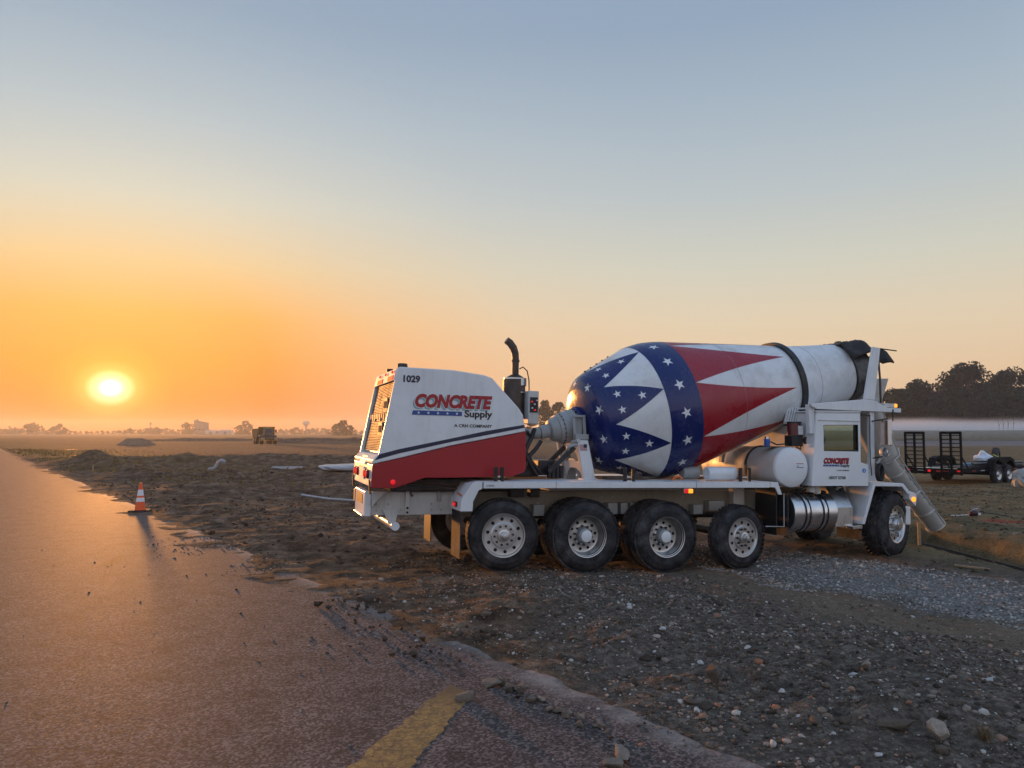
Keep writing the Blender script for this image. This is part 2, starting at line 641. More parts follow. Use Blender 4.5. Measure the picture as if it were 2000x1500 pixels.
def grid_mesh(name, X, Y, Z):
    ny, nx = X.shape
    me = bpy.data.meshes.new(name)
    me.vertices.add(nx * ny)
    me.vertices.foreach_set('co', np.stack([X, Y, Z], -1).astype(np.float32).ravel())
    idx = np.arange(nx * ny).reshape(ny, nx)
    q = np.stack([idx[:-1, :-1], idx[:-1, 1:], idx[1:, 1:], idx[1:, :-1]], -1).reshape(-1, 4)
    me.loops.add(q.size)
    me.loops.foreach_set('vertex_index', q.ravel().astype(np.int32))
    me.polygons.add(len(q))
    me.polygons.foreach_set('loop_start', np.arange(0, q.size, 4, dtype=np.int32))
    me.polygons.foreach_set('use_smooth', np.ones(len(q), dtype=bool))
    me.update(calc_edges=True)
    return me


m = Mat('churned_soil', 0.95, 0, 0.12)
X_, Y_, Z_ = m.xyz()
e_ = m.math('DIVIDE', m.math('ADD', m.math('SUBTRACT', X_, 4.907), m.math('MULTIPLY', Y_, .7155)), EN)
wob = m.math('ADD', m.math('MULTIPLY', m.math('SUBTRACT', m.noise(.8, 6, .7), .5), 2.6), m.math('MULTIPLY', m.math('SUBTRACT', m.noise(6, 6, .8), .5), 1.1))
ew = m.math('ADD', e_, wob)
big = m.noise(.35, 6, .65)
mid = m.noise(2.3, 7, .7)
fin = m.noise(28, 5, .75)
soil = m.ramp(mid, [(.34, (.052, .031, .019, 1)), (.52, (.150, .096, .061, 1)), (.68, (.31, .212, .142, 1))])
gravel = m.ramp(m.noise(9, 7, .8), [(.32, (.042, .032, .025, 1)), (.5, (.130, .103, .080, 1)), (.68, (.30, .25, .20, 1))])
clay = m.mix(.5, m.ramp(mid, [(.32, (.13, .092, .058, 1)), (.68, (.32, .235, .155, 1))]), m.ramp(m.noise(11, 8, .8), [(.38, (.06, .044, .030, 1)), (.62, (.33, .25, .17, 1))]))
greyg = m.ramp(m.noise(16, 6, .8), [(.3, (.08, .074, .067, 1)), (.5, (.22, .208, .19, 1)), (.70, (.44, .42, .39, 1))])
c = m.mix(m.ramp(ew, [(.0, 0.0), (1.0, 1.0)]), gravel, gravel)
nearm = m.ramp(m.math('MULTIPLY', Y_, .01), [(.115, 1.0), (.145, 0.0)])                    # stony ground only close to the pavement joint
rightm = m.ramp(m.math('ADD', m.math('MULTIPLY', X_, .1), m.math('MULTIPLY', wob, .06)), [(-.12, 0.0), (.08, 1.0)])
c = m.mix(m.math('MULTIPLY', nearm, rightm), soil, gravel)
band = m.ramp(m.math('MULTIPLY', ew, .1), [(.40, 0.0), (.45, 1.0), (.545, 1.0), (.60, 0.0)])
xr = m.ramp(m.math('MULTIPLY', X_, .1), [(.22, 0.0), (.34, 1.0)])
c = m.mix(m.math('MULTIPLY', m.math('MULTIPLY', band, xr), .85), c, clay)
band2 = m.ramp(m.math('MULTIPLY', ew, .1), [(.575, 0.0), (.62, 1.0), (.79, 1.0), (.86, 0.0)])
xr2 = m.ramp(m.math('MULTIPLY', X_, .1), [(.34, 0.0), (.48, 1.0)])
c = m.mix(m.math('MULTIPLY', m.math('MULTIPLY', band2, xr2), .9), c, greyg)
# right field: clay and dry grass, a paved strip far behind the trailer
rf = m.ramp(m.math('MULTIPLY', ew, .05), [(.43, 0.0), (.52, 1.0)])
xr3 = m.ramp(m.math('MULTIPLY', X_, .1), [(.3, 0.0), (.7, 1.0)])
field = m.ramp(m.noise(.9, 7, .75), [(.34, (0.072, 0.057, 0.031, 1)), (.52, (0.176, 0.132, 0.070, 1)), (.70, (0.248, 0.203, 0.105, 1))])
c = m.mix(m.math('MULTIPLY', rf, xr3), c, field)
yp = m.math('ADD', Y_, m.math('MULTIPLY', wob, 1.5))
pave = m.ramp(m.math('MULTIPLY', yp, .005), [(.505, 0.0), (.52, 1.0), (.715, 1.0), (.73, 0.0)])
xr4 = m.ramp(m.math('MULTIPLY', X_, .01), [(.05, 0.0), (.2, 1.0)])
c = m.mix(m.math('MULTIPLY', pave, xr4), c, m.ramp(big, [(.3, (.16, .155, .16, 1)), (.7, (.24, .23, .235, 1))]))
# dry grass verge beside the road further off
gm = m.ramp(m.math('MULTIPLY', ew, .05), [(.02, 0.0), (.07, 1.0), (.40, 1.0), (.62, 0.0)])
gy_ = m.ramp(m.math('MULTIPLY', Y_, .01), [(.40, 0.0), (.55, 1.0)])
gl = m.ramp(m.math('MULTIPLY', X_, .01), [(-.14, 1.0), (-.06, 0.0)])
grass = m.ramp(m.noise(1.4, 6, .75), [(.3, (.085, .060, .024, 1)), (.7, (.21, .150, .058, 1))])
c = m.mix(m.math('MULTIPLY', m.math('MULTIPLY', gm, gy_), m.math('MULTIPLY', gl, .55)), c, grass)
# long pale streaks of graded earth in the field
strk = m.ramp(m.noise(1, 4, .6, m.stretch(.012, .14, 1)), [(.50, 0.0), (.66, 1.0)])
fy = m.ramp(m.math('MULTIPLY', Y_, .01), [(.55, 0.0), (.9, 1.0)])
c = m.mix(m.math('MULTIPLY', m.math('MULTIPLY', strk, fy), .55), c, (.20, .150, .100, 1))
# a patch of red marking paint sprayed on the soil
rv = m.n('ShaderNodeVectorMath', operation='DISTANCE')
m.put(rv.inputs[0], m.co())
rv.inputs[1].default_value = (11.6, 18.2, 0.1)
rp = m.ramp(m.math('ADD', rv.outputs['Value'], m.math('MULTIPLY', wob, .5)), [(.25, 1.0), (.62, 0.0)])
c = m.mix(m.math('MULTIPLY', rp, .75), c, (.30, .02, .02, 1))
c = m.mix(.5, c, m.ramp(fin, [(.3, (.35, .35, .35, 1)), (.7, (1.5, 1.5, 1.5, 1))]), 'MULTIPLY')
m.col(c)
hgt = m.math('ADD', m.math('MULTIPLY', m.noise(14, 8, .75), .6), m.math('MULTIPLY', m.voronoi(30), .35))
m.bump(hgt, 1.0, .06)
SOIL = m.m
ground = link('ground', grid_mesh('ground', GX, GY, GZ), None)
ground.data.materials.append(SOIL)
tag(ground, kind='structure')

# ------------------------------------------------------------------ worn asphalt pavement with ragged edge
tt = graded([(-14, 2.5, 1.2, .12), (2.5, 26, .06, .10), (26, 60, .12, .5), (60, 330, .6, 9)])
ee = np.concatenate([[0.0, 0.0, -.03, -.10, -.25], -np.arange(.5, 14, .5), [-15, -18, -24, -34, -60]])
T_, E_ = np.meshgrid(tt, ee, indexing='ij')
jag = .17 * fbm(T_ * .8, T_ * 0 + 3.3, 4, 5) + .05 * fbm(T_ * 9.0, T_ * 0 + 7.3, 3, 16) + .09 * fbm(T_ * 3.0, T_ * 0 + 1.3, 3, 6)
E2 = E_ + jag * np.clip(1 + E_ / .6, 0, 1)
DX, DY = -.7155 / EN, 1 / EN
RX = 4.907 + DX * T_ + DY * E2 * 1.0
RY = 0.0 + DY * T_ - DX * E2 * 1.0
RZ = 0 * RX + .004
RZ[:, 0] = -.16
RZ[:, 1] -= .015
m = Mat('worn_asphalt', .8, 0, 0.35)
X_, Y_, Z_ = m.xyz()
e_ = m.math('DIVIDE', m.math('ADD', m.math('SUBTRACT', X_, 4.907), m.math('MULTIPLY', Y_, .7155)), EN)
agg = m.ramp(m.voronoi(58, out=1), [(.26, (.006, .005, .005, 1)), (.42, (.022, .017, .016, 1)), (.56, (.075, .054, .047, 1)), (.70, (.28, .20, .17, 1))])
agg = m.mix(.5, agg, m.ramp(m.noise(48, 7, .9), [(.42, (.006, .005, .005, 1)), (.58, (.15, .110, .095, 1))]))
wob = m.math('MULTIPLY', m.math('SUBTRACT', m.noise(.9, 6, .7), .5), 3.0)
dirtm = m.ramp(m.math('MULTIPLY', m.math('ADD', e_, wob), .1), [(-.42, 0.0), (-.20, .8), (-.06, 1.0)])
far = m.ramp(m.math('MULTIPLY', Y_, .1), [(.60, .30), (.95, 1.0)])
c = m.mix(m.math('MULTIPLY', m.math('MULTIPLY', dirtm, far), .92), agg, m.mix(.5, m.ramp(m.noise(2.3, 7, .7), [(.34, (.045, .028, .019, 1)), (.52, (.115, .076, .051, 1)), (.68, (.22, .155, .108, 1))]), m.ramp(m.noise(14, 8, .8), [(.35, (.03, .02, .015, 1)), (.65, (.20, .14, .10, 1))])))
pale = m.ramp(m.noise(1.3, 6, .7), [(.60, 0.0), (.72, 1.0)])
c = m.mix(m.math('MULTIPLY', pale, .25), c, (.16, .13, .105, 1))
w2 = m.math('MULTIPLY', m.math('SUBTRACT', m.noise(7, 6, .75), .5), .34)
edge = m.ramp(m.math('ADD', m.math('MULTIPLY', m.math('ADD', e_, w2), 1.0), .5), [(.20, 0.0), (.37, .8), (.46, 1.0), (.56, .3)])
c = m.mix(m.math('MULTIPLY', edge, m.ramp(m.noise(2.2, 5, .7), [(.38, .1), (.6, .85)])), c, (.30, .25, .215, 1))
crk = m.ramp(m.voronoi(.55, 'DISTANCE_TO_EDGE', co=m.mix(.06, m.co(), m.n('ShaderNodeTexNoise').outputs[1])), [(.0, 1.0), (.012, 0.0)])
c = m.mix(m.math('MULTIPLY', crk, m.ramp(m.noise(.7, 3), [(.5, 0.0), (.6, .8)])), c, (.012, .011, .011, 1))
m.col(c)
m.rough(m.ramp(m.noise(70, 6, .9), [(.35, .58), (.65, .95)]))
blot = m.ramp(m.noise(2.4, 7, .75), [(.36, .55), (.5, 1.0), (.66, 1.25)])
m.col(m.mix(1.0, c, blot, 'MULTIPLY'))
road = link('road', grid_mesh('road', RX, RY, RZ), None)
road.data.materials.append(m.m)
tag(road, kind='structure')

# painted line, worn through by cracks
m = Mat('worn_yellow_paint', .75, 0, .3)
crk = m.ramp(m.voronoi(7.0, 'DISTANCE_TO_EDGE', co=m.mix(.10, m.co(), m.noise(5, 4))), [(.0, 1.0), (.035, .0)])
crk2 = m.ramp(m.voronoi(19.0, 'DISTANCE_TO_EDGE'), [(.0, 1.0), (.07, .0)])
wear = m.ramp(m.noise(14, 9, .85), [(.44, 0.0), (.57, 1.0)])
yl_ = m.xyz()[1]
endw = m.ramp(m.math('ADD', m.math('MULTIPLY', yl_, .1), m.math('MULTIPLY', m.math('SUBTRACT', m.noise(5, 6, .8), .5), .10)), [(.555, 0.0), (.615, 1.0)])
wear = m.math('MAXIMUM', wear, endw)
f = m.math('MAXIMUM', m.math('MAXIMUM', crk, m.math('MULTIPLY', crk2, .5)), m.math('MULTIPLY', wear, .75))
m.col(m.mix(f, m.ramp(m.noise(30, 4), [(.3, (.27, .165, .050, 1)), (.7, (.40, .25, .080, 1))]), (.05, .040, .034, 1)))
m.bump(m.noise(70, 5, .8), .4, .01)
YEL = m.m
lp_, rp_ = [(-1.62, 2.6), (-.97, 4.73), (-.50, 6.26)], [(-1.16, 2.6), (-.61, 4.73), (-.30, 6.02)]
v, f = [], []
nn = 60
for i in range(nn + 1):
    t = i / nn
    def at(P, t):
        ys = np.array([0, .58, 1.0])
        return np.interp(t, ys, [p[0] for p in P]), np.interp(t, ys, [p[1] for p in P])
    a, b = at(lp_, t), at(rp_, t)
    j1, j2 = random.uniform(-.022, .022), random.uniform(-.022, .022)
    for k, w in enumerate((0.0, .5, 1.0)):
        jj = j1 if k == 0 else (j2 if k == 2 else 0)
        x, y = a[0] + (b[0] - a[0]) * w + jj, a[1] + (b[1] - a[1]) * w
        z = .0062
        v.append((x, y, z))
f = [(i * 3 + k, i * 3 + k + 1, i * 3 + k + 4, i * 3 + k + 3) for i in range(nn) for k in range(2)]
yl = MB().add(v, f).build('yellow_line', YEL, None)
tag(yl, kind='structure')


def gz(x, y):
    e = edge_e(x, y)
    if e < 0:
        return max(.004, float(ground_h(np.array([x]), np.array([y]))[0]))
    return float(ground_h(np.array([x]), np.array([y]))[0])


# ------------------------------------------------------------------ stones
def stone_mat(name, stops, dark=0.0):
    m = Mat(name, .9, 0, .2)
    at = m.n('ShaderNodeAttribute')
    at.attribute_name = 'tone'
    c = m.ramp(at.outputs['Fac'], stops)
    c = m.mix(.6, c, m.ramp(m.noise(35, 6, .75), [(.3, (.45, .43, .40, 1)), (.7, (1.25, 1.22, 1.2, 1))]), 'MULTIPLY')
    m.col(c)
    m.bump(m.noise(60, 5, .8), .5, .02)
    return m.m


STONE_MIX = stone_mat('mixed_gravel_stone', [(0, (0.058, 0.046, 0.035, 1)), (.40, (0.145, 0.113, 0.086, 1)), (.68, (0.246, 0.200, 0.156, 1)), (.84, (0.377, 0.317, 0.260, 1)), (.90, (0.377, 0.166, 0.091, 1)), (.95, (0.609, 0.552, 0.481, 1)), (1, (.55, .55, .54, 1))])
STONE_GREY = stone_mat('crushed_limestone', [(0, (.11, .10, .09, 1)), (.5, (.30, .285, .26, 1)), (.85, (.48, .455, .42, 1)), (1, (.66, .64, .60, 1))])
bm = bmesh.new()
bmesh.ops.create_icosphere(bm, subdivisions=1, radius=1.0)
ICO_V = np.array([v.co[:] for v in bm.verts])
ICO_F = np.array([[v.index for v in f.verts] for f in bm.faces])
bm.free()


def scatter(name, xs, ys, size, mat, label, cat, sink=.35, tone=None):
    n = len(xs)
    base = ICO_V[None] * (1 + RNG.uniform(-.28, .28, (n, len(ICO_V), 1)))
    sc3 = size[:, None] * np.stack([RNG.uniform(.8, 1.4, n), RNG.uniform(.7, 1.1, n), RNG.uniform(.45, .8, n)], 1)
    v = base * sc3[:, None]
    a = RNG.uniform(0, 2 * np.pi, n)
    ca, sa = np.cos(a)[:, None], np.sin(a)[:, None]
    v = np.stack([v[..., 0] * ca - v[..., 1] * sa, v[..., 0] * sa + v[..., 1] * ca, v[..., 2] + .35 * v[..., 0] * RNG.uniform(-1, 1, (n, 1))], -1)
    on_road = edge_e(xs, ys) < 0.02
    z = np.where(on_road, np.maximum(.004, ground_h(xs, ys)), ground_h(xs, ys))
    v[..., 0] += xs[:, None]
    v[..., 1] += ys[:, None]
    v[..., 2] += (z + sc3[:, 2] * (1 - 2 * sink) * .9)[:, None]
    nv = len(ICO_V)
    f = (ICO_F[None] + (np.arange(n) * nv)[:, None, None]).reshape(-1, 3)
    me = bpy.data.meshes.new(name)
    me.vertices.add(n * nv)
    me.vertices.foreach_set('co', v.astype(np.float32).ravel())
    me.loops.add(f.size)
    me.loops.foreach_set('vertex_index', f.ravel().astype(np.int32))
    me.polygons.add(len(f))
    me.polygons.foreach_set('loop_start', np.arange(0, f.size, 3, dtype=np.int32))
    me.update(calc_edges=True)
    at = me.attributes.new('tone', 'FLOAT', 'POINT')
    tn = RNG.random(n) if tone is None else tone
    at.data.foreach_set('value', np.repeat(tn, nv).astype(np.float32))
    me.materials.append(mat)
    o = link(name, me, None)
    tag(o, label, cat, kind='stuff')
    return o


def pick(n, x0, x1, y0, y1, keep):
    xs, ys = RNG.uniform(x0, x1, n), RNG.uniform(y0, y1, n)
    k = keep(xs, ys)
    return xs[k], ys[k]


def clear_wheels(x, y):
    ok = np.ones_like(x, bool)
    for cx, cy in CONTACT:
        ok &= (x - cx) ** 2 + (y - cy) ** 2 > .09
    return ok


xs, ys = pick(78000, -2.5, 7.5, 3.6, 12.5, lambda x, y: (edge_e(x, y) > .02 + .15 * RNG.random(len(x))) & (edge_e(x, y) < np.where(RNG.random(len(x)) < .22, 6.2, 4.6) + fbm(x, y, 3, 3)) & (x < y * .75 + 1) & clear_wheels(x, y)
              & (RNG.random(len(x)) < np.clip(.25 + .9 * (fbm(x * .9, y * .9, 3, 2) + .35) + .4 * (y < 8), .05, 1)) & (x > -1.2 + .6 * RNG.standard_normal(len(x))))
sz = np.clip(RNG.lognormal(-4.95, .62, len(xs)), .003, .045)
scatter('loose_gravel', xs, ys, sz, STONE_MIX, 'dark mixed gravel and crushed rubble covering the ground before the truck', 'gravel')
xs, ys = pick(30000, 3.0, 10.5, 6.5, 15, lambda x, y: (edge_e(x, y) > 5.6 + .5 * fbm(x, y, 3, 8)) & (edge_e(x, y) < 8.4 + fbm(x, y, 3, 9)) & (x < y * .75 + 1) & clear_wheels(x, y))
sz = np.clip(RNG.lognormal(-4.25, .35, len(xs)), .005, .03)
scatter('crushed_stone', xs, ys, sz, STONE_GREY, 'pale grey crushed stone spread by the front wheel', 'gravel', tone=np.clip(RNG.normal(.5, .25, len(xs)), 0, 1))
xs, ys = pick(42000, -9, 2.5, 3.6, 15, lambda x, y: (edge_e(x, y) < .15) & (RNG.random(len(x)) < np.exp(edge_e(x, y) / .45) * np.clip(.55 + fbm(x * 1.1, y * 1.1, 3, 66) * 2.5, 0, 1) + .003))
sz = np.clip(RNG.lognormal(-4.95, .55, len(xs)), .002, .028)
scatter('scattered_grit', xs, ys, sz, STONE_MIX, 'fine grit and crumbs scattered over the asphalt edge', 'grit', sink=.36)
xs, ys = pick(9000, -16, 1.0, 11.5, 36, lambda x, y: (edge_e(x, y) > .1) & (x > -.70 * y) & clear_wheels(x, y) & (RNG.random(len(x)) < .75))
sz = np.clip(RNG.lognormal(-3.9, .5, len(xs)), .008, .09)
scatter('soil_clods', xs, ys, sz, stone_mat('soil_clod', [(0, (.035, .026, .020, 1)), (.7, (.115, .085, .062, 1)), (1, (.26, .21, .17, 1))]), 'brown soil crumbs over the rutted ground behind the truck', 'soil')
xs, ys = pick(7000, 5.5, 22, 12, 30, lambda x, y: (edge_e(x, y) > 8.2) & (x < .70 * y) & clear_wheels(x, y))
sz = np.clip(RNG.lognormal(-4.0, .5, len(xs)), .008, .07)
scatter('field_clods', xs, ys, sz, stone_mat('field_clod', [(0, (.05, .042, .026, 1)), (.7, (.125, .10, .06, 1)), (1, (.30, .27, .22, 1))]), 'olive brown clods over the field before the trailer', 'soil')


def rock(name, x, y, s, seed, mat, label, cat, group=None, sub=2, sq=0.0, rot=None, sink=.18, tone=.5):
    """A faceted stone: icosphere cut by random planes."""
    rg = np.random.default_rng(seed)
    b = bmesh.new()
    bmesh.ops.create_icosphere(b, subdivisions=sub, radius=1.0)
    P = np.array([v.co[:] for v in b.verts])
    for _ in range(15):
        n = rg.normal(size=3)
        n /= np.linalg.norm(n)
        d = rg.uniform(.38, .80)
        dd = P @ n - d
        P = P - np.outer(np.clip(dd, 0, None), n)
    if sq:
        P = np.sign(P) * np.abs(P) ** (1 - sq)
    P += rg.normal(size=P.shape) * .02
    P *= np.array(s)
    a = rg.uniform(0, 6.28) if rot is None else rot
    P = np.stack([P[:, 0] * math.cos(a) - P[:, 1] * math.sin(a), P[:, 0] * math.sin(a) + P[:, 1] * math.cos(a), P[:, 2]], 1)
    for v, p in zip(b.verts, P):
        v.co = p
    me = bpy.data.meshes.new(name)
    b.to_mesh(me)
    b.free()
    me.attributes.new('tone', 'FLOAT', 'POINT').data.foreach_set('value', np.full(len(P), tone, np.float32))
    me.materials.append(mat)
    o = link(name, me)
    o.location = (x, y, gz(x, y) + s[2] * (1 - 2 * sink))
    tag(o, label, cat, group)
    return o


CLOD = stone_mat('dark_clod', [(0, (.030, .022, .017, 1)), (1, (.12, .092, .070, 1))])
rock('concrete_lump', .68, 4.85, (.125, .075, .055), 1, STONE_MIX, 'broad broken concrete lump on the asphalt in the bottom foreground', 'rubble', tone=.72)
rock('concrete_lump', .62, 4.73, (.10, .06, .04), 2, STONE_MIX, 'flat broken piece lying against the near side of the broad concrete lump', 'rubble', tone=.68)
rock('concrete_block', -.36, 5.87, (.085, .05, .045), 3, STONE_MIX, 'squarish grey block sitting on the end of the yellow line', 'rubble', sq=.35, tone=.6)
rock('flat_stone', -.17, 6.20, (.11, .07, .04), 4, STONE_MIX, 'long flat brown stone at the head of the stone row by the yellow line', 'stone', sq=.2, rot=.1, tone=.58)
rock('soil_lump', -2.23, 8.95, (.10, .07, .05), 5, CLOD, 'lone dark soil lump on the pavement, farthest from the stone row', 'soil lump', tone=.4)
rock('brick_piece', -1.74, 9.26, (.12, .07, .05), 6, CLOD, 'dark rectangular brick-like piece lying at the pavement edge', 'rubble', sq=.6, rot=-.15, tone=.75)
rock('boulder', 2.74, 5.05, (.10, .085, .105), 7, STONE_MIX, 'upright reddish boulder with a rounded top, bottom of the gravel slope', 'rock', tone=.84)
rock('boulder', 2.55, 5.22, (.17, .07, .05), 8, STONE_MIX, 'long dark slab-like rock behind the upright reddish boulder', 'rock', tone=.35)
rock('boulder', 1.55, 6.10, (.10, .07, .085), 9, CLOD, 'cracked dark brown earth boulder standing in the gravel', 'rock', tone=.8)
rock('boulder', 2.95, 6.55, (.10, .06, .055), 12, STONE_MIX, 'pinkish grey stone alone in the gravel near the clay strip', 'rock', tone=.75)
for i, (x, y, s) in enumerate(((1.32, 5.62, .038), (2.02, 5.9, .034), (1.62, 6.75, .034), (1.66, 5.02, .036), (2.25, 4.85, .03), (1.46, 7.62, .034))):
    rock('white_stone', x, y, (s * 1.2, s, s * .8), 20 + i, STONE_MIX, ['white stone beside the pavement edge, nearest the stone row', 'white stone in the middle of the gravel, upslope of the red chip', 'small white stone far up the dark gravel slope', 'white stone at the lower edge of the gravel', 'pale stone beside the upright reddish boulder', 'white stone high in the gravel toward the truck wheels'][i], 'stone', 'white stones in the gravel', tone=1.0)
# the row of spilled stones along the pavement
p0, p1 = np.array((-.12, 6.30)), np.array((.72, 5.10))
for i in range(30):
    t = i / 29 + random.uniform(-.02, .02)
    p = p0 + (p1 - p0) * t + np.random.default_rng(i).normal(size=2) * .035
    s = random.uniform(.020, .050) * (1.15 - .45 * t)
    rock('stone', p[0], p[1], (s * random.uniform(.9, 1.4), s, s * .75), 100 + i, STONE_MIX if random.random() < .75 else CLOD, 'rounded grey-brown stone in the row of spilled stones along the asphalt', 'stone', 'row of spilled stones on the asphalt', tone=random.uniform(.4, .75))
for i in range(84):
    c = ((-1.12, 7.25), (-1.45, 7.95), (-1.85, 8.9), (-.75, 7.1), (-.55, 7.75), (-1.6, 9.05))[i % 6]
    g_ = np.random.default_rng(500 + i).normal(size=2)
    x, y = c[0] + g_[0] * .22 - g_[1] * .08, c[1] + g_[1] * .20
    s = random.uniform(.012, .030) if i % 4 else random.uniform(.03, .055)
    rock('clod', x, y, (s * 1.25, s, s * .8), 600 + i, CLOD, 'dark crumbled clod of mud dropped on the pavement edge', 'clod', 'mud clods dropped on the pavement', sub=1, tone=random.uniform(.2, 1))
for i in range(48):
    while True:
        y = random.uniform(4.6, 10.5)
        x = random.uniform(-.5, 4.6)
        if .35 < edge_e(x, y) < 4.0 and x < .7 * y and clear_wheels(np.array([x]), np.array([y]))[0]:
            break
    s = random.uniform(.028, .070)
    rock('rubble_stone', x, y, (s * random.uniform(1, 1.5), s, s * .7), 800 + i, STONE_MIX if i % 3 else CLOD, 'larger dark rubble stone half sunk in the gravel before the truck', 'stone', 'rubble stones in the gravel', tone=random.uniform(.2, .66), sink=.40)

# tuft of dry grass between the boulders
tf = MB()
for k in range(70):
    a, l = random.uniform(0, 6.28), random.uniform(.05, .13)
    bx, by = random.gauss(0, .03), random.gauss(0, .03)
    lean = random.uniform(.2, .9)
    tip = Vector((bx + math.cos(a) * l * lean, by + math.sin(a) * l * lean, l * .8))
    w_ = Vector((-math.sin(a), math.cos(a), 0)) * .004
    tf.add([Vector((bx, by, 0)) - w_, Vector((bx, by, 0)) + w_, tip], [(0, 1, 2)])
o = tf.build('grass_tuft', plain('dry_grass_blade', (.16, .10, .04), .8), None)
o.location = (3.05, 5.12, gz(3.05, 5.12))
tag(o, 'small tuft of dry brown grass in the gravel near the boulders', 'grass tuft')

# verge grass further along the pavement
n = 7000
y = RNG.uniform(30, 100, n)
e = np.abs(RNG.normal(0, 5.0, n)) + .4
x = 4.907 - .7155 * y + e * EN
k = fbm(x * .3, y * .3, 2, 4) > -.05
x, y = x[k], y[k]
n = len(x)
a = RNG.uniform(0, 6.28, n)
wd = RNG.uniform(.02, .05, n)
b = np.stack([x, y, ground_h(x, y) - .01], 1)
w_ = np.stack([np.cos(a) * wd, np.sin(a) * wd, np.zeros(n)], 1)
tip = b + np.stack([RNG.normal(0, .06, n), RNG.normal(0, .06, n), RNG.uniform(.05, .18, n)], 1)
gr = MB()
gr.v = np.stack([b - w_, b + w_, tip], 1).reshape(-1, 3).tolist()
gr.f = np.arange(3 * n).reshape(-1, 3).tolist()
vg = Mat('verge_grass', .8, 0, .2)
vg.col(vg.ramp(vg.noise(.8, 4), [(.3, (.12, .085, .02, 1)), (.7, (.26, .18, .05, 1))]))
vg.b.inputs['Transmission Weight'].default_value = 0.0
o = gr.build('verge_grass', vg.m, None)
tag(o, 'dry yellow-green grass on the verge beside the far road edge', 'grass', kind='stuff')
# ------------------------------------------------------------------ the concrete mixer truck (x forward, y left, z up)
truck = empty('concrete_mixer_truck', (-0.523, 12.304, -0.10), (0, R(1.2), R(19)))
tag(truck, 'white front-discharge concrete mixer truck with stars-and-stripes drum and red lower hood', 'truck')

# --- frame
TAN_RAIL = paint('shaded_dirty_rail', (.30, .27, .21), .7, .6, dustcol=(.13, .10, .07, 1))  # shade under the deck painted in as a darker tan, dirt patches on top
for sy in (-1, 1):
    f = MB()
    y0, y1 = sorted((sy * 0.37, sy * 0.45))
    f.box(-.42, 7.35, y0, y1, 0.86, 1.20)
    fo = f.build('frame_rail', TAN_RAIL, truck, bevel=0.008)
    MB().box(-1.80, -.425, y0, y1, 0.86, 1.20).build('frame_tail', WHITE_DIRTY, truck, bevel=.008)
    b = MB()
    for x in (-1.72, -1.55, -1.36, -0.9, -0.75, -0.42, 0.35, 0.8, 1.05, 1.9, 2.1, 2.3, 3.1, 3.4, 3.7, 4.6, 4.8):
        for z in (0.93, 1.02, 1.11):
            if random.random() < 0.55:
                b.cyl((x, sy * 0.45, z), (x, sy * 0.466, z), 0.014, 6)
    tag(b.build('bolt_set', GREY_STEEL, fo), kind='stuff')
cm = MB()
for x in (-1.2, 0.6, 2.0, 3.5, 5.2, 6.6):
    cm.box(x - .05, x + .05, -.365, .365, 0.90, 1.16)
cm.build('cross_member', DARK_STEEL, truck)
# upright flat bar bracket, hanger straps on the rear rail
sb = MB().box(-1.30, -1.235, -.49, -.452, 0.86, 1.25).build('hanger_bracket', WHITE_DIRTY, truck, bevel=0.006)
MB().cyl((-1.268, -.49, .90), (-1.268, -.50, .90), .018, 8).cyl((-1.268, -.49, .965), (-1.268, -.50, .965), .018, 8).build('bracket_hole', SHADOW_BLACK, sb)
eye = MB().lathe([(0, .055), (.03, .055)], (-1.22, -.48, 1.27), (0, -1, 0), 16).build('lifting_eye', GREY_STEEL, truck)
MB().tube([(-1.16 + .07 * math.cos(a), -.50, 1.20 + .07 * math.sin(a)) for a in np.linspace(0.5, 4.2, 12)], .012, 6).build('shackle', DARK_STEEL, eye)
MB().box(-.815, -.770, -.49, -.452, 1.06, 1.36).build('hanger_bracket', GREY_STEEL, truck, bevel=0.005)
# engine cradle, oil pan, hoses under the hood: dark mass seen in the gaps
MB().box(-1.55, .30, -.62, .62, 1.215, 1.40).build('engine_cradle', DARK_STEEL, truck, bevel=.02)
MB().tube([(-1.3, -.63, 1.32), (-.9, -.66, 1.34), (-.5, -.65, 1.31), (-.1, -.64, 1.29)], .022, 8).tube([(-1.2, -.64, 1.25), (-.8, -.66, 1.27), (-.3, -.66, 1.24)], .018, 8).build('fuel_line', RUST, truck, smooth=60)

# --- rear bumper, light bracket, under-run tube
bp = MB()
bp.box(-1.90, -1.805, -.50, .50, .85, 1.21)
bp.box(-1.93, -1.902, -.44, .44, .84, .87)
bo = bp.build('rear_bumper', WHITE, truck, bevel=.012)
MB().box(-1.906, -1.9005, -.30, .30, 1.02, 1.16).build('step_tread', BLACK, bo)
MB().prism([(-1.80, 1.21), (-1.80, 1.00), (-1.72, 1.10), (-1.60, 1.21)], -.58, -.452).build('gusset', WHITE_DIRTY, bo)
MB().box(-1.91, -1.72, .50, .64, .98, 1.18).build('bumper_block', plain('orange_marker_block', (.42, .17, .07), .6), truck, bevel=.01)
tb = MB().cyl((-1.47, -.66, .72), (-1.47, .92, .72), .062, 20)
to = tb.build('underrun_tube', WHITE, truck, smooth=40)
for a, b in ((-.485, -.452), (.452, .485)):
    MB().prism([(-1.63, .95), (-1.40, .95), (-1.44, .74), (-1.54, .74)], a, b).build('tube_bracket', WHITE_DIRTY, to)

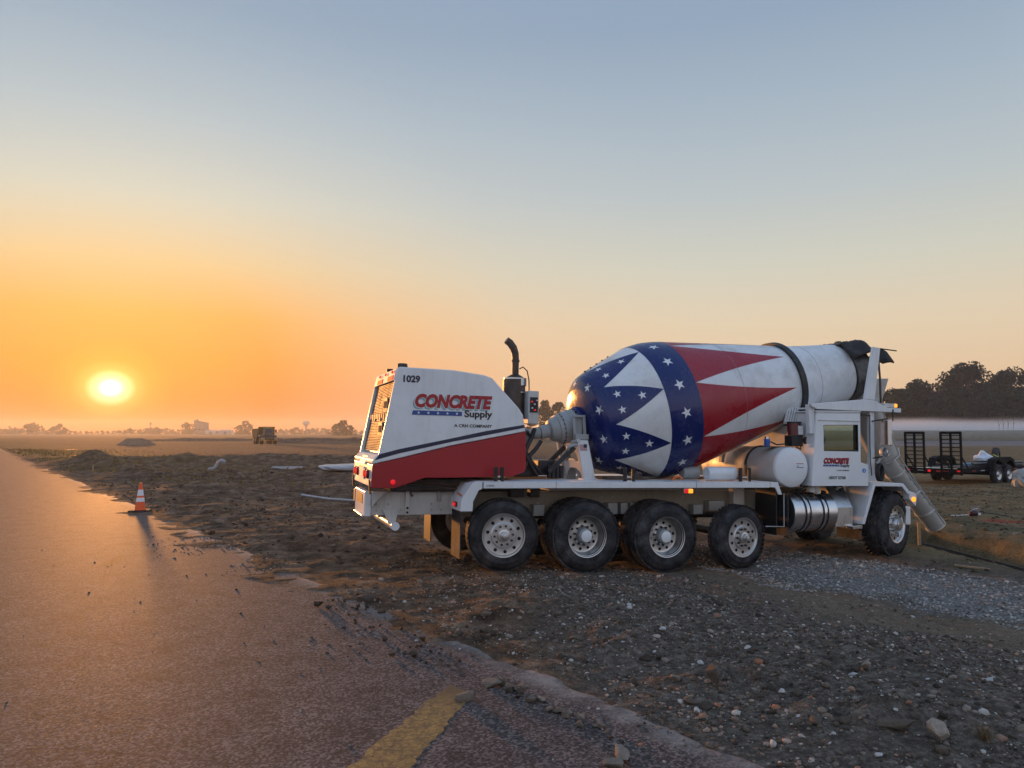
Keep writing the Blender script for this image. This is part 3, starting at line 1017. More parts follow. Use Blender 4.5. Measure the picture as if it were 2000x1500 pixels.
# --- engine hood
HY = 0.95
up = [(-1.871, 1.620), (-1.873, 1.677), (-1.791, 1.757), (-1.560, 2.985), (-1.535, 3.008), (-0.732, 2.997), (-0.262, 2.944), (-0.143, 2.905),
      (0.282, 2.476), (0.353, 2.376), (0.374, 2.249), (0.398, 2.126), (-0.755, 1.894), (-1.496, 1.707)]
inset = [(-1.871, 1.620), (-1.873, 1.677), (-1.791, 1.757), (-1.705, 1.757), (-1.475, 2.985), (-1.44, 3.008), (-0.732, 2.997), (-0.262, 2.944), (-0.143, 2.905),
         (0.282, 2.476), (0.353, 2.376), (0.374, 2.249), (0.398, 2.126), (-0.755, 1.894), (-1.496, 1.707)]
h = MB()
h.prism(inset, -HY + .06, HY - .06)
for s in (-1, 1):
    a, b = sorted((s * (HY - .06), s * HY))
    h.prism(up, a, b)
hood = h.build('engine_hood', WHITE, truck, bevel=.022, seg=3)
low = [(-1.871, 1.612), (-1.496, 1.699), (-0.755, 1.886), (0.400, 2.118), (0.417, 1.590), (0.388, 1.521), (0.196, 1.454), (-0.894, 1.433), (-1.122, 1.434), (-1.549, 1.286), (-1.886, 1.287)]
lowin = [(-1.78, 1.64), (-1.496, 1.699), (-0.755, 1.886), (0.400, 2.118), (0.417, 1.590), (0.388, 1.521), (0.196, 1.454), (-0.894, 1.433), (-1.122, 1.434), (-1.549, 1.286), (-1.78, 1.287)]
lp = MB().prism(lowin, -HY + .02, HY - .02)
lower = lp.build('hood_lower_panel', RED, truck, bevel=.01)
for s in (-1, 1):
    a, b = sorted((s * (HY - .018), s * (HY + .002)))
    MB().prism(low, a, b).build('red_side_panel', RED, lower, bevel=.006)
MB().prism([(-1.886, 1.30), (-1.871, 1.612), (-1.782, 1.635), (-1.782, 1.30)], -HY + .02, HY - .02).build('rear_light_panel', WHITE, hood, bevel=.012)
# front vertical facet line and blue stripe
stripe = [(-1.782, 1.760), (-1.500, 1.837), (-0.811, 1.987), (-0.217, 2.121), (0.374, 2.226), (0.386, 2.183), (-0.756, 1.948), (-1.498, 1.776), (-1.846, 1.676)]
flat_poly('blue_stripe', stripe, -HY - .0005, TEXT_NAVY, hood)
# cap on the hood roof, hood seams
MB().lathe([(0, .075), (.055, .075), (.07, .06)], (-1.46, -.78, 3.0), (0, 0, 1), 18).build('vent_cap', DARK_STEEL, hood, smooth=40)
MB().lathe([(0, .05), (.04, .05)], (-1.52, -.1, 3.0), (0, 0, 1), 14).build('antenna_base', BLACK, hood, smooth=40)
# perforated rear grille: a plate made of crossing strips, so the openings are real
g = MB()
e0, e1 = Vector((-1.735, 0, 1.80)), Vector((-1.548, 0, 2.80))
ez = (e1 - e0)
nr = 40
for k in range(nr + 1):
    p = e0 + ez * (k / nr)
    g.box(p.x - .006, p.x + .006, -.88, .88, p.z - .006, p.z + .006)
PERF = paint('perforated_plate_paint', (.16, .16, .17), .6, .15)
gg = g.build('grille', PERF, hood)
g = MB()
for k in range(53):
    y = -.88 + 1.76 * k / 52
    g.beam((e0.x + .014, y, e0.z), (e1.x + .014, y, e1.z), .012, .006, (1, 0, 0))
g.build('grille_strip', PERF, gg)
MB().prism([(-1.690, 1.76), (-1.500, 2.82), (-1.48, 2.82), (-1.67, 1.76)], -.885, .885).build('radiator_core', SHADOW_BLACK, gg)
for (z, dz, y0, y1) in ((2.48, .10, -.52, -.30), (2.12, .10, -.52, -.30)):
    q = MB()
    x = e0.x + (z - e0.z) / ez.z * ez.x - .022
    q.prism([(y0 - .06, z - dz), (y1 + .06, z - dz), (y1 + .06, z + dz), (y0 - .06, z + dz)], x, x + .02, 'x')
    po = q.build('latch_plate', PERF, gg, bevel=.004)
    MB().box(x - .006, x - .0005, y0, y1, z - .05, z + .05).build('latch_opening', SHADOW_BLACK, po)
q = MB()
for k in range(9):
    y = -.74 + k * .17
    x = e0.x + (2.30 - e0.z) / ez.z * ez.x - .018
    q.box(x - .01, x + .01, y, y + .09, 2.24 + .02 * (k % 3), 2.35)
tag(q.build('grille_lettering_strip', PERF, gg), kind='stuff')
# lamp bar at the top of the rear opening
lb = MB().prism([(-1.60, 2.82), (-1.566, 2.985), (-1.50, 2.985), (-1.53, 2.82)], -.885, .885).build('lamp_bar', WHITE, hood)
for y0, y1 in ((-.80, -.36), (.10, .56)):
    MB().prism([(-1.608, 2.83), (-1.594, 2.895), (-1.585, 2.895), (-1.599, 2.83)], y0, y1).build('brake_lamp', RED_LENS, lb)
for y in (-.70, -.15, .38):
    MB().lathe([(0, .024), (.02, .018)], (-1.582, y, 2.945), (-1, 0, .2), 12).build('marker_lamp', RED_LENS, lb, smooth=40)
# tail lamps, plate, marker on the red side
for y in (-.66, -.46, .36, .58):
    t = MB().lathe([(0, .068), (.02, .068), (.03, .052)], (-1.884, y, 1.47), (-1, 0, 0), 18).build('tail_lamp', BLACK, hood, smooth=40)
    MB().lathe([(0, .052), (.012, .045)], (-1.915, y, 1.47), (-1, 0, 0), 16).build('lens', RED_LENS, t, smooth=60)
MB().box(-1.900, -1.887, -.30, .20, 1.38, 1.56).build('licence_plate', WHITE_CLEAN, hood)
MB().prism([(-1.90, 1.60), (-1.84, 1.72), (-1.78, 1.745), (-1.80, 1.60)], -.30, .22).build('lamp_housing', WHITE, hood)
for y in (-.88, .88):
    MB().beam((-1.90, y, 1.40), (-1.885, y, 1.20), .05, .02, (1, 0, 0)).build('rubber_latch', BLACK, hood)
MB().lathe([(0, .036), (.012, .036), (.022, .025)], (-1.580, -HY - .002, 1.372), (0, -1, 0), 18).build('side_marker_lamp', RED_LENS, hood, smooth=40)
# lettering on the hood
Y = -HY - .004
text('fleet_number', '1029', -1.474, -1.230, 2.787, 2.893, Y, TEXT_NAVY, hood, bold=.045)


def logo(x0, x1, zb, h, y, parent, small=False):
    w = x1 - x0
    if not small:
        text('letter_shadow', 'CONCRETE', x0 - .030, x1 - .030, zb - .026, zb + h - .026, y + .0016, TEXT_TEAL, parent, bold=.075, shear=.22)
        text('letter_outline', 'CONCRETE', x0 - .009, x1 + .009, zb - .008, zb + h + .008, y + .0008, TEXT_WHITE, parent, bold=.075, shear=.22)
    else:
        text('letter_shadow', 'CONCRETE', x0 - .010, x1 - .010, zb - .012, zb + h - .010, y + .0012, TEXT_NAVY, parent, bold=.06, shear=.22)
    text('company_lettering', 'CONCRETE', x0, x1, zb, zb + h, y, TEXT_RED, parent, bold=.06, shear=.22)
    bz1 = zb - .19 * h
    bz0 = bz1 - .31 * h
    bx0, bx1 = x0 - .022 * w, x0 + .603 * w
    band = flat_poly('star_band', [(bx0 - .012 * w, bz0), (bx1, bz0), (bx1, bz1), (bx0, bz1)], y, TEXT_BLUE, parent, .0015)
    for k in range(5):
        cx = bx0 + (bx1 - bx0) * (.115 + .195 * k)
        flat_poly('star', [(cx + a, (bz0 + bz1) / 2 + b) for a, b in star_pts(.115 * h)], y - .0025, TEXT_WHITE, band, .001)
    text('supply_lettering', 'Supply', x0 + .635 * w, x1 + .005, bz0 - .22 * h, bz1 + .12 * h, y, TEXT_BLACK, parent, bold=.035)
    z2 = bz0 - .80 * h
    text('parent_company_lettering', 'A CRH COMPANY', x0 + .505 * w, x1 + .003, z2, z2 + .23 * h, y, TEXT_BLACK, parent, bold=.03)


logo(-1.297, -.136, 2.432, .205, Y, hood)
text('side_number', '1029', -1.474, -1.230, 2.787, 2.893, HY + .004, TEXT_NAVY, hood, bold=.045)

# --- exhaust, air cleaner and the control box behind the hood
ex = MB().lathe([(0, .16), (.02, .168), (.60, .168), (.66, .13), (.70, .062)], (.475, -.20, 2.34), (0, 0, 1), 24).build('exhaust_muffler', RUST, truck, smooth=35)
MB().tube([(.475, -.20, 3.02), (.475, -.20, 3.28), (.468, -.20, 3.38), (.435, -.20, 3.47), (.375, -.20, 3.545), (.315, -.20, 3.585)], [.056, .056, .058, .06, .06, .058], 16).build('exhaust_pipe', RUST, ex, smooth=50)
MB().lathe([(0, .067), (.035, .067)], (.475, -.20, 3.24), (0, 0, 1), 16).build('pipe_clamp', DARK_STEEL, ex, smooth=40)
MB().lathe([(0, .185), (.12, .185)], (.475, -.20, 2.86), (0, 0, 1), 24).lathe([(0, .185), (.02, .185)], (.475, -.20, 2.74), (0, 0, 1), 24).build('muffler_band', ALU, ex, smooth=40)
sh = MB().lathe([(0, .195), (.62, .195)], (.475, -.20, 2.34), (0, 0, 1), 14, False, False, R(60), R(235))
sh.build('heat_shield', RUST, ex, smooth=60)
q = MB()
for k in range(5):
    a = R(100 + 26 * k)
    for z in (2.42, 2.68):
        c = Vector((.475 + .199 * math.cos(a + math.pi), -.20 + .199 * math.sin(a), z))
cb = MB()
cb.box(.60, .775, -.50, -.10, 2.25, 2.77)
cbo = cb.build('control_box', WHITE_DIRTY, truck, bevel=.012)
MB().box(.625, .755, -.509, -.501, 2.43, 2.67).build('control_panel', BLACK, cbo)
for i, (x, z, c) in enumerate(((.655, 2.60, RED_LENS), (.70, 2.56, TEXT_WHITE), (.735, 2.62, TEXT_WHITE), (.66, 2.50, TEXT_WHITE), (.705, 2.47, RED_LENS))):
    MB().lathe([(0, .014), (.02, .012)], (x, -.509, z), (0, -1, 0), 8).build('control_knob', c, cbo)
MB().tube([(.53, -.24, 3.13), (.58, -.27, 3.16), (.64, -.3, 3.10), (.675, -.3, 2.95), (.68, -.3, 2.77)], .010, 6).build('sensor_cable', BLACK, ex)
# hydraulic pump stack, hoses and linkages between hood and drum drive
pm = MB()
pm.box(.44, .80, -.35, .35, 1.42, 1.62)
pm.box(.86, 1.18, -.30, .30, 1.44, 1.68)
pm.box(.46, .60, -.30, .30, 1.62, 2.05)
pm.build('hydraulic_pump', DARK_STEEL, truck, bevel=.02)
for pts, r in (([(.80, -.25, 2.17), (.72, -.35, 2.05), (.60, -.42, 1.85), (.52, -.45, 1.66), (.50, -.40, 1.50)], .038),
               ([(.93, -.2, 1.98), (.80, -.33, 1.86), (.66, -.4, 1.74), (.58, -.42, 1.55)], .034),
               ([(.55, -.40, 1.95), (.62, -.42, 1.72), (.74, -.43, 1.52), (.80, -.42, 1.44)], .030),
               ([(.52, -.30, 2.0), (.60, -.34, 1.85), (.72, -.36, 1.66), (.86, -.36, 1.50)], .030),
               ([(.78, -.1, 2.05), (.70, -.2, 2.14), (.62, -.3, 2.10), (.55, -.38, 1.98)], .022)):
    MB().tube(pts, r, 10).build('hydraulic_hose', HOSE, truck, smooth=60)
for y in (-.44, -.05):
    MB().beam((1.42, y, 1.90), (.98, y, 1.50), .05, .075).build('drive_strut', DARK_STEEL, truck, bevel=.008)
MB().tube([(1.44, -.47, 1.93), (1.35, -.52, 1.93), (1.28, -.50, 1.90), (1.30, -.46, 1.86)], .03, 8).build('hydraulic_fitting', GREY_STEEL, truck, smooth=50)
q = MB()
for k in range(4):
    q.cyl((1.0 + .07 * k, -.42, 1.40), (1.0 + .07 * k, -.42, 1.60), .038, 10)
q.build('valve_block', BLACK, truck, smooth=40)

# --- drum
TAU = 0.2035
AX = Vector((math.cos(TAU), 0, math.sin(TAU)))
DO = Vector((1.0, 0, 2.126))
UU = Vector((-math.sin(TAU), 0, math.cos(TAU)))
NN = Vector((0, -1, 0))
PROF = [(.69, .16), (.695, .30), (.715, .45), (.755, .60), (.815, .72), (.88, .79), (.947, .825), (1.06, .875), (1.784, 1.140), (1.93, 1.166), (2.08, 1.176), (2.23, 1.172),
        (2.371, 1.157), (2.55, 1.125), (4.62, .762), (4.82, .728), (5.2, .665), (6.13, .566), (6.42, .540)]
PS, PR = zip(*PROF)


ARC = np.concatenate([[0], np.cumsum(np.hypot(np.diff(PS), np.diff(PR)))])


def drum_r(s):
    return float(np.interp(s, PS, PR))


def drum_p(s, phi, lift=0.0):
    r = drum_r(s) + lift
    return DO + AX * s + NN * (r * math.cos(phi)) + UU * (r * math.sin(phi))


def drum_patch(mb, edge_lo, edge_hi, s0, s1, ns, nphi, lift):
    """Patch between two angle curves phi_lo(s), phi_hi(s); rows follow the shell's own profile rings."""
    rows = sorted(set([s0 + (s1 - s0) * i / ns for i in range(ns + 1)] + [p for p in PS if s0 < p < s1]))
    v, f = [], []
    for s in rows:
        a, b = edge_lo(s), edge_hi(s)
        for k in range(nphi + 1):
            v.append(drum_p(s, a + (b - a) * k / nphi, lift))
    for i in range(len(rows) - 1):
        for k in range(nphi):
            p = i * (nphi + 1) + k
            f.append((p, p + 1, p + nphi + 2, p + nphi + 1))
    return mb.add(v, f)


fine = []
for (s0, r0), (s1, r1) in zip(PROF, PROF[1:]):
    k = max(1, int((s1 - s0) / .12))
    fine += [(s0 + (s1 - s0) * i / k, r0 + (r1 - r0) * i / k) for i in range(k)]
fine.append(PROF[-1])
drum = MB().lathe(fine, DO, AX, 96, True, False).build('drum', DRUM_WHITE, truck, smooth=35)
full = 2 * math.pi
hp = MB()
drum_patch(hp, lambda s: 0, lambda s: full, .6905, .968, 14, 96, .003)
hpo = hp.build('navy_drum_head', DRUM_NAVY, drum, smooth=50)
P0 = R(19)
ST = R(45)
for k in range(8):
    c = P0 + k * ST
    def lo(s, c=c):
        return c - ST / 2 * max(0.0, (1.776 - s) / (1.776 - .968))
    def hi(s, c=c):
        return c + ST / 2 * max(0.0, (1.776 - s) / (1.776 - .968))
    drum_patch(MB(), lo, hi, .968, 1.776, 16, 10, .003).build('navy_triangle', DRUM_NAVY, drum, smooth=50)
drum_patch(MB(), lambda s: 0, lambda s: full, 1.780, 2.366, 10, 96, .003).build('navy_band', DRUM_NAVY, drum, smooth=50)
for k in range(8):
    c = P0 - ST / 2 + k * ST
    def lo(s, c=c):
        return c - ST / 2 * max(0.0, (4.56 - s) / (4.56 - 2.369))
    def hi(s, c=c):
        return c + ST / 2 * max(0.0, (4.56 - s) / (4.56 - 2.369))
    drum_patch(MB(), lo, hi, 2.369, 4.56, 34, 12, .0025).build('red_triangle', DRUM_RED, drum, smooth=50)


def drum_star(s, phi, r, rot, lift=.006):
    pts = star_pts(r, rot=rot)
    v = [drum_p(s, phi, lift)]
    t0 = float(np.interp(s, PS, ARC))
    for a, b in pts:
        s2 = float(np.interp(t0 + a, ARC, PS))
        v.append(drum_p(s2, phi + b / max(.1, drum_r(s2)), lift))
    n = len(pts)
    return MB().add(v, [(0, 1 + k, 1 + (k + 1) % n) for k in range(n)]).build('star', TEXT_WHITE, drum)


for k in range(16):
    drum_star(2.055, R(-3 + 22.5 * k), .098, R(90 + 14))
for k in range(8):
    c = math.degrees(P0 + k * ST)
    drum_star(1.10, R(c + 8.7), .070, R(90))
    drum_star(1.10, R(c - 8.7), .070, R(90))
    drum_star(1.446, R(c), .074, R(90))
for k in range(9):
    drum_star(.80, R(58 - 40 * k), .085, R(90 + 20), .008)
MB().lathe([(-.055, .735), (-.05, .80), (.05, .80), (.055, .73)], DO + AX * 4.735, AX, 96, False, False).build('track_ring', DARK_STEEL, drum, smooth=40)
MB().lathe([(-.02, .565), (-.015, .585), (.02, .585), (.025, .56)], DO + AX * 6.10, AX, 72, False, False).build('weld_ring', DARK_STEEL, drum, smooth=40)
for sw in (3.35, 5.22):
    MB().lathe([(-.004, drum_r(sw) + .001), (0, drum_r(sw) + .005), (.004, drum_r(sw) + .001)], DO + AX * sw, AX, 96, False, False).build('weld_seam', GREY_STEEL, drum, smooth=60)
mouth = paint('concrete_splattered_steel', (.035, .033, .032), .5, .75, streak=False, dustcol=(.30, .29, .27, 1))
MB().lathe([(0, .570), (.10, .574), (.12, .566), (.29, .556), (.34, .566), (.36, .52), (.30, .46), (-.3, .44)], DO + AX * 6.14, AX, 72, False, False).build('drum_mouth', mouth, drum, smooth=40)
q = MB()
for k in range(5):
    p = drum_p(1.02 + .12 * k, R(96), .0)
    q.lathe([(0, .02), (.02, .014)], p, UU, 8)
q.build('hatch_bolt_row', DARK_STEEL, drum)
hatch = MB()
hatch.tube([drum_p(1.42 + .10 * math.cos(a), R(-72) + .10 * math.sin(a), .006) for a in np.linspace(0, full, 25)[:-1]], .008, 6, True).build('drain_ring', GREY_STEEL, drum)

# --- drum drive
gb = MB()
gb.lathe([(-.40, .09), (-.28, .10), (-.275, .125), (-.245, .125), (-.24, .105), (-.12, .115), (-.10, .17), (.02, .215), (.03, .235), (.09, .245), (.10, .262), (.21, .265), (.23, .285), (.33, .285), (.345, .20), (.45, .20)],
         DO + AX * .26, AX, 40)
gbo = gb.build('drum_gearbox', GREY_STEEL, truck, smooth=30)
q = MB()
for k in range(22):
    a = full * k / 22
    p = DO + AX * .365 + (NN * math.cos(a) + UU * math.sin(a)) * .266
    q.lathe([(0, .012), (.014, .012)], p - AX * .01, -AX, 6)
q.build('flange_bolt_row', DARK_STEEL, gbo)
MB().lathe([(-.60, .10), (-.58, .13), (-.50, .13), (-.47, .085), (-.40, .085)], DO + AX * .26, AX, 24).box(.60, .72, -.10, .10, 1.94, 2.12).build('hydraulic_motor', GREY_STEEL, gbo, smooth=30)
MB().lathe([(.0, .20), (.0, .29), (.03, .31), (.07, .31), (.09, .26)], DO + AX * .625, AX, 40, False, False).build('drum_flange', DRUM_NAVY, gbo, smooth=30)
q = MB()
for k in range(16):
    a = full * k / 16
    q.lathe([(0, .016), (.02, .016)], DO + AX * .63 + (NN * math.cos(a) + UU * math.sin(a)) * .265, -AX, 6)
q.build('flange_stud', ALU, gbo)
# yoke window and pedestal
for s in (-1, 1):
    yk = MB()
    for (a, b) in (((1.44, 2.41), (1.47, 2.07)), ((1.62, 2.41), (1.645, 2.07))):
        yk.beam((a[0], s * .34, a[1]), (b[0], s * .34, b[1]), .05, .035, (0, 1, 0))
    yk.box(1.42, 1.645, min(s * .32, s * .365), max(s * .32, s * .365), 2.38, 2.42)
    yk.box(1.45, 1.68, min(s * .31, s * .42), max(s * .31, s * .42), 2.02, 2.11)
    yk.box(1.47, 1.62, min(s * .285, s * .30), max(s * .285, s * .30), 2.08, 2.40)
    yk.build('bearing_yoke', GREY_STEEL, truck, bevel=.008)
ped = MB().box(1.52, 1.84, -.47, .47, 1.275, 1.328).build('drum_pedestal', WHITE, truck, bevel=.01)
for s in (-1, 1):
    pl = MB()
    pl.prism([(1.458, 2.016), (1.652, 2.011), (1.793, 1.373), (1.586, 1.373)], min(s * .38, s * .46), max(s * .38, s * .46))
    pl.prism([(1.56, 1.40), (1.82, 1.40), (1.82, 1.33), (1.54, 1.33)], min(s * .30, s * .48), max(s * .30, s * .48))
    pl.build('pedestal_leg', WHITE, ped, bevel=.01)


def plate_with_hole(outer, hole, x, t):
    """Quad-strip ring between two loops of equal count: outer/hole in (y, z)."""
    n = len(outer)
    m = MB()
    v = [(x, y, z) for y, z in outer] + [(x, y, z) for y, z in hole] + [(x + t, y, z) for y, z in outer] + [(x + t, y, z) for y, z in hole]
    f = []
    for i in range(n):
        j = (i + 1) % n
        f += [(i, j, n + j, n + i), (2 * n + i, 3 * n + i, 3 * n + j, 2 * n + j), (n + i, n + j, 3 * n + j, 3 * n + i), (i, 2 * n + i, 2 * n + j, j)]
    return m.add(v, f)


outer = [(.36, 1.36), (.375, 1.70), (.37, 1.98), (.12, 1.985), (-.12, 1.985), (-.37, 1.98), (-.375, 1.70), (-.36, 1.36), (-.27, 1.46), (-.13, 1.55), (.13, 1.55), (.27, 1.46)]
hole = [(.27, 1.66), (.24, 1.76), (.16, 1.86), (.08, 1.90), (-.08, 1.90), (-.16, 1.86), (-.24, 1.76), (-.27, 1.66), (-.20, 1.66), (-.10, 1.70), (.10, 1.70), (.20, 1.66)]
m = plate_with_hole(outer, hole, 0.0, .03)
m.v = [(1.50 + x + (2.0 - z) * .20, y, z) for x, y, z in m.v]
m.build('pedestal_web', WHITE, ped, bevel=.006)
MB().lathe([(0, .24), (.16, .24)], (1.58, 0, 1.32), (1, 0, 0), 20, False, False, R(-88), R(88)).build('driveshaft_arch', GREY_STEEL, ped, smooth=50)
MB().tube([(1.44, -.30, 1.97), (1.47, -.40, 1.99), (1.48, -.47, 2.0)], .035, 10).build('pedestal_pipe', WHITE_DIRTY, ped, smooth=50)
# small flag decal on the pedestal leg
fl = MB()
for k in range(7):
    z = 1.845 + k * .0145
    dx = (2.016 - z) * .225
    fl.box(1.475 + dx, 1.600 + dx, -.4625, -.4605, z, z + .0075)
fl = fl.build('flag_decal', RED, ped)
dx = (2.016 - 1.91) * .225
MB().box(1.548 + dx, 1.606 + dx, -.4635, -.4628, 1.890, 1.948).build('flag_canton', TEXT_NAVY, fl)

# --- deck panels with lip, and the sheet-metal rear fender
for s in (-1, 1):
    xs = [-.33, .80, 3.18, 4.566]
    for a, b in zip(xs, xs[1:]):
        q = MB()
        q.box(a + .006, b - .006, min(s * .56, s * 1.22), max(s * .56, s * 1.22), 1.375, 1.393)
        q.box(a + .006, b - .006, min(s * 1.19, s * 1.222), max(s * 1.19, s * 1.222), 1.298, 1.3748)
        q.build('deck_panel', WHITE, truck, bevel=.006)
    # fender front drop
    q = MB()
    q.prism([(4.574, 1.393), (4.72, 1.386), (4.80, 1.185), (4.735, 1.185), (4.67, 1.300), (4.574, 1.304)], min(s * 1.19, s * 1.222), max(s * 1.19, s * 1.222))
    q.prism([(4.574, 1.392), (4.72, 1.385), (4.80, 1.185), (4.785, 1.185), (4.705, 1.365), (4.574, 1.372)], min(s * .58, s * 1.188), max(s * .58, s * 1.188))
    q.build('deck_end', WHITE, truck, bevel=.005)
    # fender rear end: three sheet facets plus lip
    q = MB()
    pr = [(-.34, 1.393), (-.50, 1.360), (-.645, 1.13), (-.655, .975)]
    for (a, b) in zip(pr, pr[1:]):
        nx, nz = (b[1] - a[1]), -(b[0] - a[0])
        L = math.hypot(nx, nz)
        nx, nz = nx / L * .02, nz / L * .02
        q.prism([a, b, (b[0] - nx, b[1] - nz), (a[0] - nx, a[1] - nz)], min(s * .62, s * 1.187), max(s * .62, s * 1.187))
    q.prism([(-.34, 1.394), (-.44, 1.394), (-.50, 1.362), (-.648, 1.13), (-.658, .975), (-.479, .975), (-.474, 1.111), (-.395, 1.269), (-.34, 1.294)], min(s * 1.188, s * 1.222), max(s * 1.188, s * 1.222))
    fen = q.build('rear_fender', WHITE, truck, bevel=.005)
    if s < 0:
        a = MB().box(-.672, -.6585, -1.02, -.86, 1.02, 1.095).build('fender_lamp', BLACK, fen, bevel=.005)
        MB().box(-.690, -.6725, -1.005, -.875, 1.03, 1.085).build('lens', RED_LENS, a, bevel=.008)
        MB().prism([(-.90, 1.20), (-1.10, 1.185), (-1.11, 1.20), (-.92, 1.222)], -.628, -.612, 'x').build('reflector_strip', AMBER_OFF, fen)
    MB().box(-.640, -.628, min(s * .68, s * 1.16), max(s * .68, s * 1.16), .30, .98).build('mud_flap', RUBBER if s < 0 else BLACK, truck)
# deck side details: lettering, post pairs, amber lamp, tubes
text('serial_lettering', 'GT30092N', -.285, -.165, 1.322, 1.350, -1.2245, TEXT_NAVY, truck)
for x in (-.12, -.028, 1.963, 2.102, 4.048, 4.215):
    p = MB().box(x - .026, x + .026, -1.16, -1.13, 1.393, 1.612 if x > 1 else 1.60).build('chute_post', BLACK, truck)
for x0, x1 in ((-.10, -.04), (1.99, 2.08), (4.07, 4.19)):
    MB().box(x0, x1, -1.155, -1.135, 1.45, 1.475).box(x0, x1, -1.16, -1.10, 1.393, 1.41).build('post_bracket', ALU, truck)
am = MB().box(2.965, 3.135, -1.20, -1.17, 1.205, 1.290).build('side_turn_lamp', CHROME, truck, bevel=.01)
MB().box(3.045, 3.122, -1.222, -1.201, 1.215, 1.280).build('lens', AMBER_LENS, am, bevel=.02)
MB().box(2.978, 3.043, -1.218, -1.201, 1.215, 1.280).build('rear_lens', RED_LENS, am, bevel=.02)
for (x0, x1, y, r) in ((3.50, 4.03, -1.0, .112), (3.32, 3.62, -.55, .105)):
    MB().lathe([(0, r * .9), (.02, r), (x1 - x0 - .02, r), (x1 - x0, r * .9)], (x0, y, 1.40 + r), (1, 0, 0), 28).build('air_tank', WHITE if y < -.9 else GREY_STEEL, truck, smooth=35)
MB().box(.95, 3.3, -.56, .56, 1.215, 1.27).build('sub_frame_plate', GREY_STEEL, truck)
MB().box(1.85, 2.6, -.75, -.58, 1.40, 1.45).build('walkway_angle', RUST, truck)
MB().tube([(3.0, -.8, 1.40), (3.04, -.83, 1.45), (3.1, -.85, 1.46), (3.14, -.86, 1.42)], .02, 8).build('marker_stub', AMBER_OFF, truck, smooth=50)
# dark boxes and brackets hung under the deck
for (x0, x1, z0, z1, mt) in ((.30, .52, 1.12, 1.28, BLACK), (.62, .78, 1.12, 1.28, BLACK), (.68, .86, .83, 1.0, GREY_STEEL), (1.95, 2.12, .84, 1.02, GREY_STEEL), (2.18, 2.30, .84, 1.02, GREY_STEEL), (2.36, 2.50, .84, 1.02, GREY_STEEL),
                             (3.52, 3.70, .82, .98, GREY_STEEL), (3.82, 4.12, .88, 1.04, GREY_STEEL), (4.30, 4.52, .9, 1.28, WHITE_DIRTY)):
    MB().box(x0, x1, -.60, -.455, z0, z1).build('frame_bracket', mt, truck, bevel=.008)

# --- axles, springs, propshaft
for x, z in ((0, .63), (1.32, .578), (2.67, .548), (4.066, .505), (7.23, .65)):
    MB().cyl((x, -.75, z), (x, .75, z), .065, 14).build('axle', DARK_STEEL, truck, smooth=40)
for x, z in ((1.32, .578), (2.67, .548)):
    MB().lathe([(-.22, .08), (-.15, .2), (0, .24), (.15, .2), (.22, .08)], (x, .02, z), (0, 1, 0), 20).build('differential', DARK_STEEL, truck, smooth=50)
    for s in (-1, 1):
        MB().box(x - .45, x + .45, s * .5 - .05, s * .5 + .05, z + .1, z + .17).build('spring_beam', DARK_STEEL, truck)
        MB().lathe([(0, .11), (.22, .13), (.24, .1)], (x + .3, s * .5, z + .18), (0, 0, 1), 14).build('air_spring', BLACK, truck, smooth=40)
MB().cyl((.3, 0, .80), (6.9, 0, .72), .055, 12).build('propshaft', DARK_STEEL, truck, smooth=40)
MB().box(4.85, 5.15, -.36, .36, .62, .85).box(3.2, 3.6, -.35, .3, .55, .8).build('transfer_case', DARK_STEEL, truck, bevel=.03)
MB().box(4.72, 4.74, -1.17, -.62, .52, 1.30).build('splash_guard', BLACK, truck)
MB().box(4.95, 4.97, -1.17, -.60, .50, 1.20).build('splash_guard', RUBBER, truck)
MB().tube([(4.86, -1.19, 1.2), (4.86, -1.19, .66), (4.5, -1.19, .67)], .010, 6).build('guard_rod', GREY_STEEL, truck)

# --- wheels: built facing -y, origin at the hub centre on the outer face
NLUG = 10


def tread_blocks(mb, r, w, rows, n, h, skew):
    for j in range(rows):
        y0 = .03 + (w - .06) * j / rows
        y1 = .03 + (w - .06) * (j + 1) / rows - .018
        for k in range(n):
            a0 = full * (k + (j % 2) * .5) / n
            a1 = a0 + full / n * .70
            v = []
            for rr in (r - .006, r + h):
                for a, sk in ((a0, 0), (a1, 0)):
                    for y, ss in ((y0, -1), (y1, 1)):
                        aa = a + skew * ss * (1 if j % 2 else -1)
                        v.append((rr * math.cos(aa), y, rr * math.sin(aa)))
            mb.add(v, [(4, 5, 7, 6), (0, 1, 5, 4), (2, 6, 7, 3), (0, 4, 6, 2), (1, 3, 7, 5)])


def make_tyre(r, w, rin, rows, n, h):
    m = MB()
    m.lathe([(.03, rin - .01), (.0, rin + .015), (-.005, rin + .06), (-.012, (rin + r) * .5), (.0, r - .10), (.022, r - .045), (.05, r - .018), (.10, r - .002), (w / 2, r),
             (w - .10, r - .002), (w - .05, r - .018), (w - .022, r - .045), (w, r - .10), (w, (rin + r) * .5), (w - .03, rin - .01)], (0, 0, 0), (0, 1, 0), 64, False, False)
    tread_blocks(m, r - .004, w, rows, n, h, .02)
    return m.mesh('tyre', RUBBER, 28)


def ring_of(prof_r, n, r, y0, y1, nn=10, a0=0.0):
    m = MB()
    for k in range(n):
        a = a0 + full * k / n
        m.lathe([(0, r), (y0 - y1, r)], (prof_r * math.cos(a), y0, prof_r * math.sin(a)), (0, -1, 0), nn)
    return m


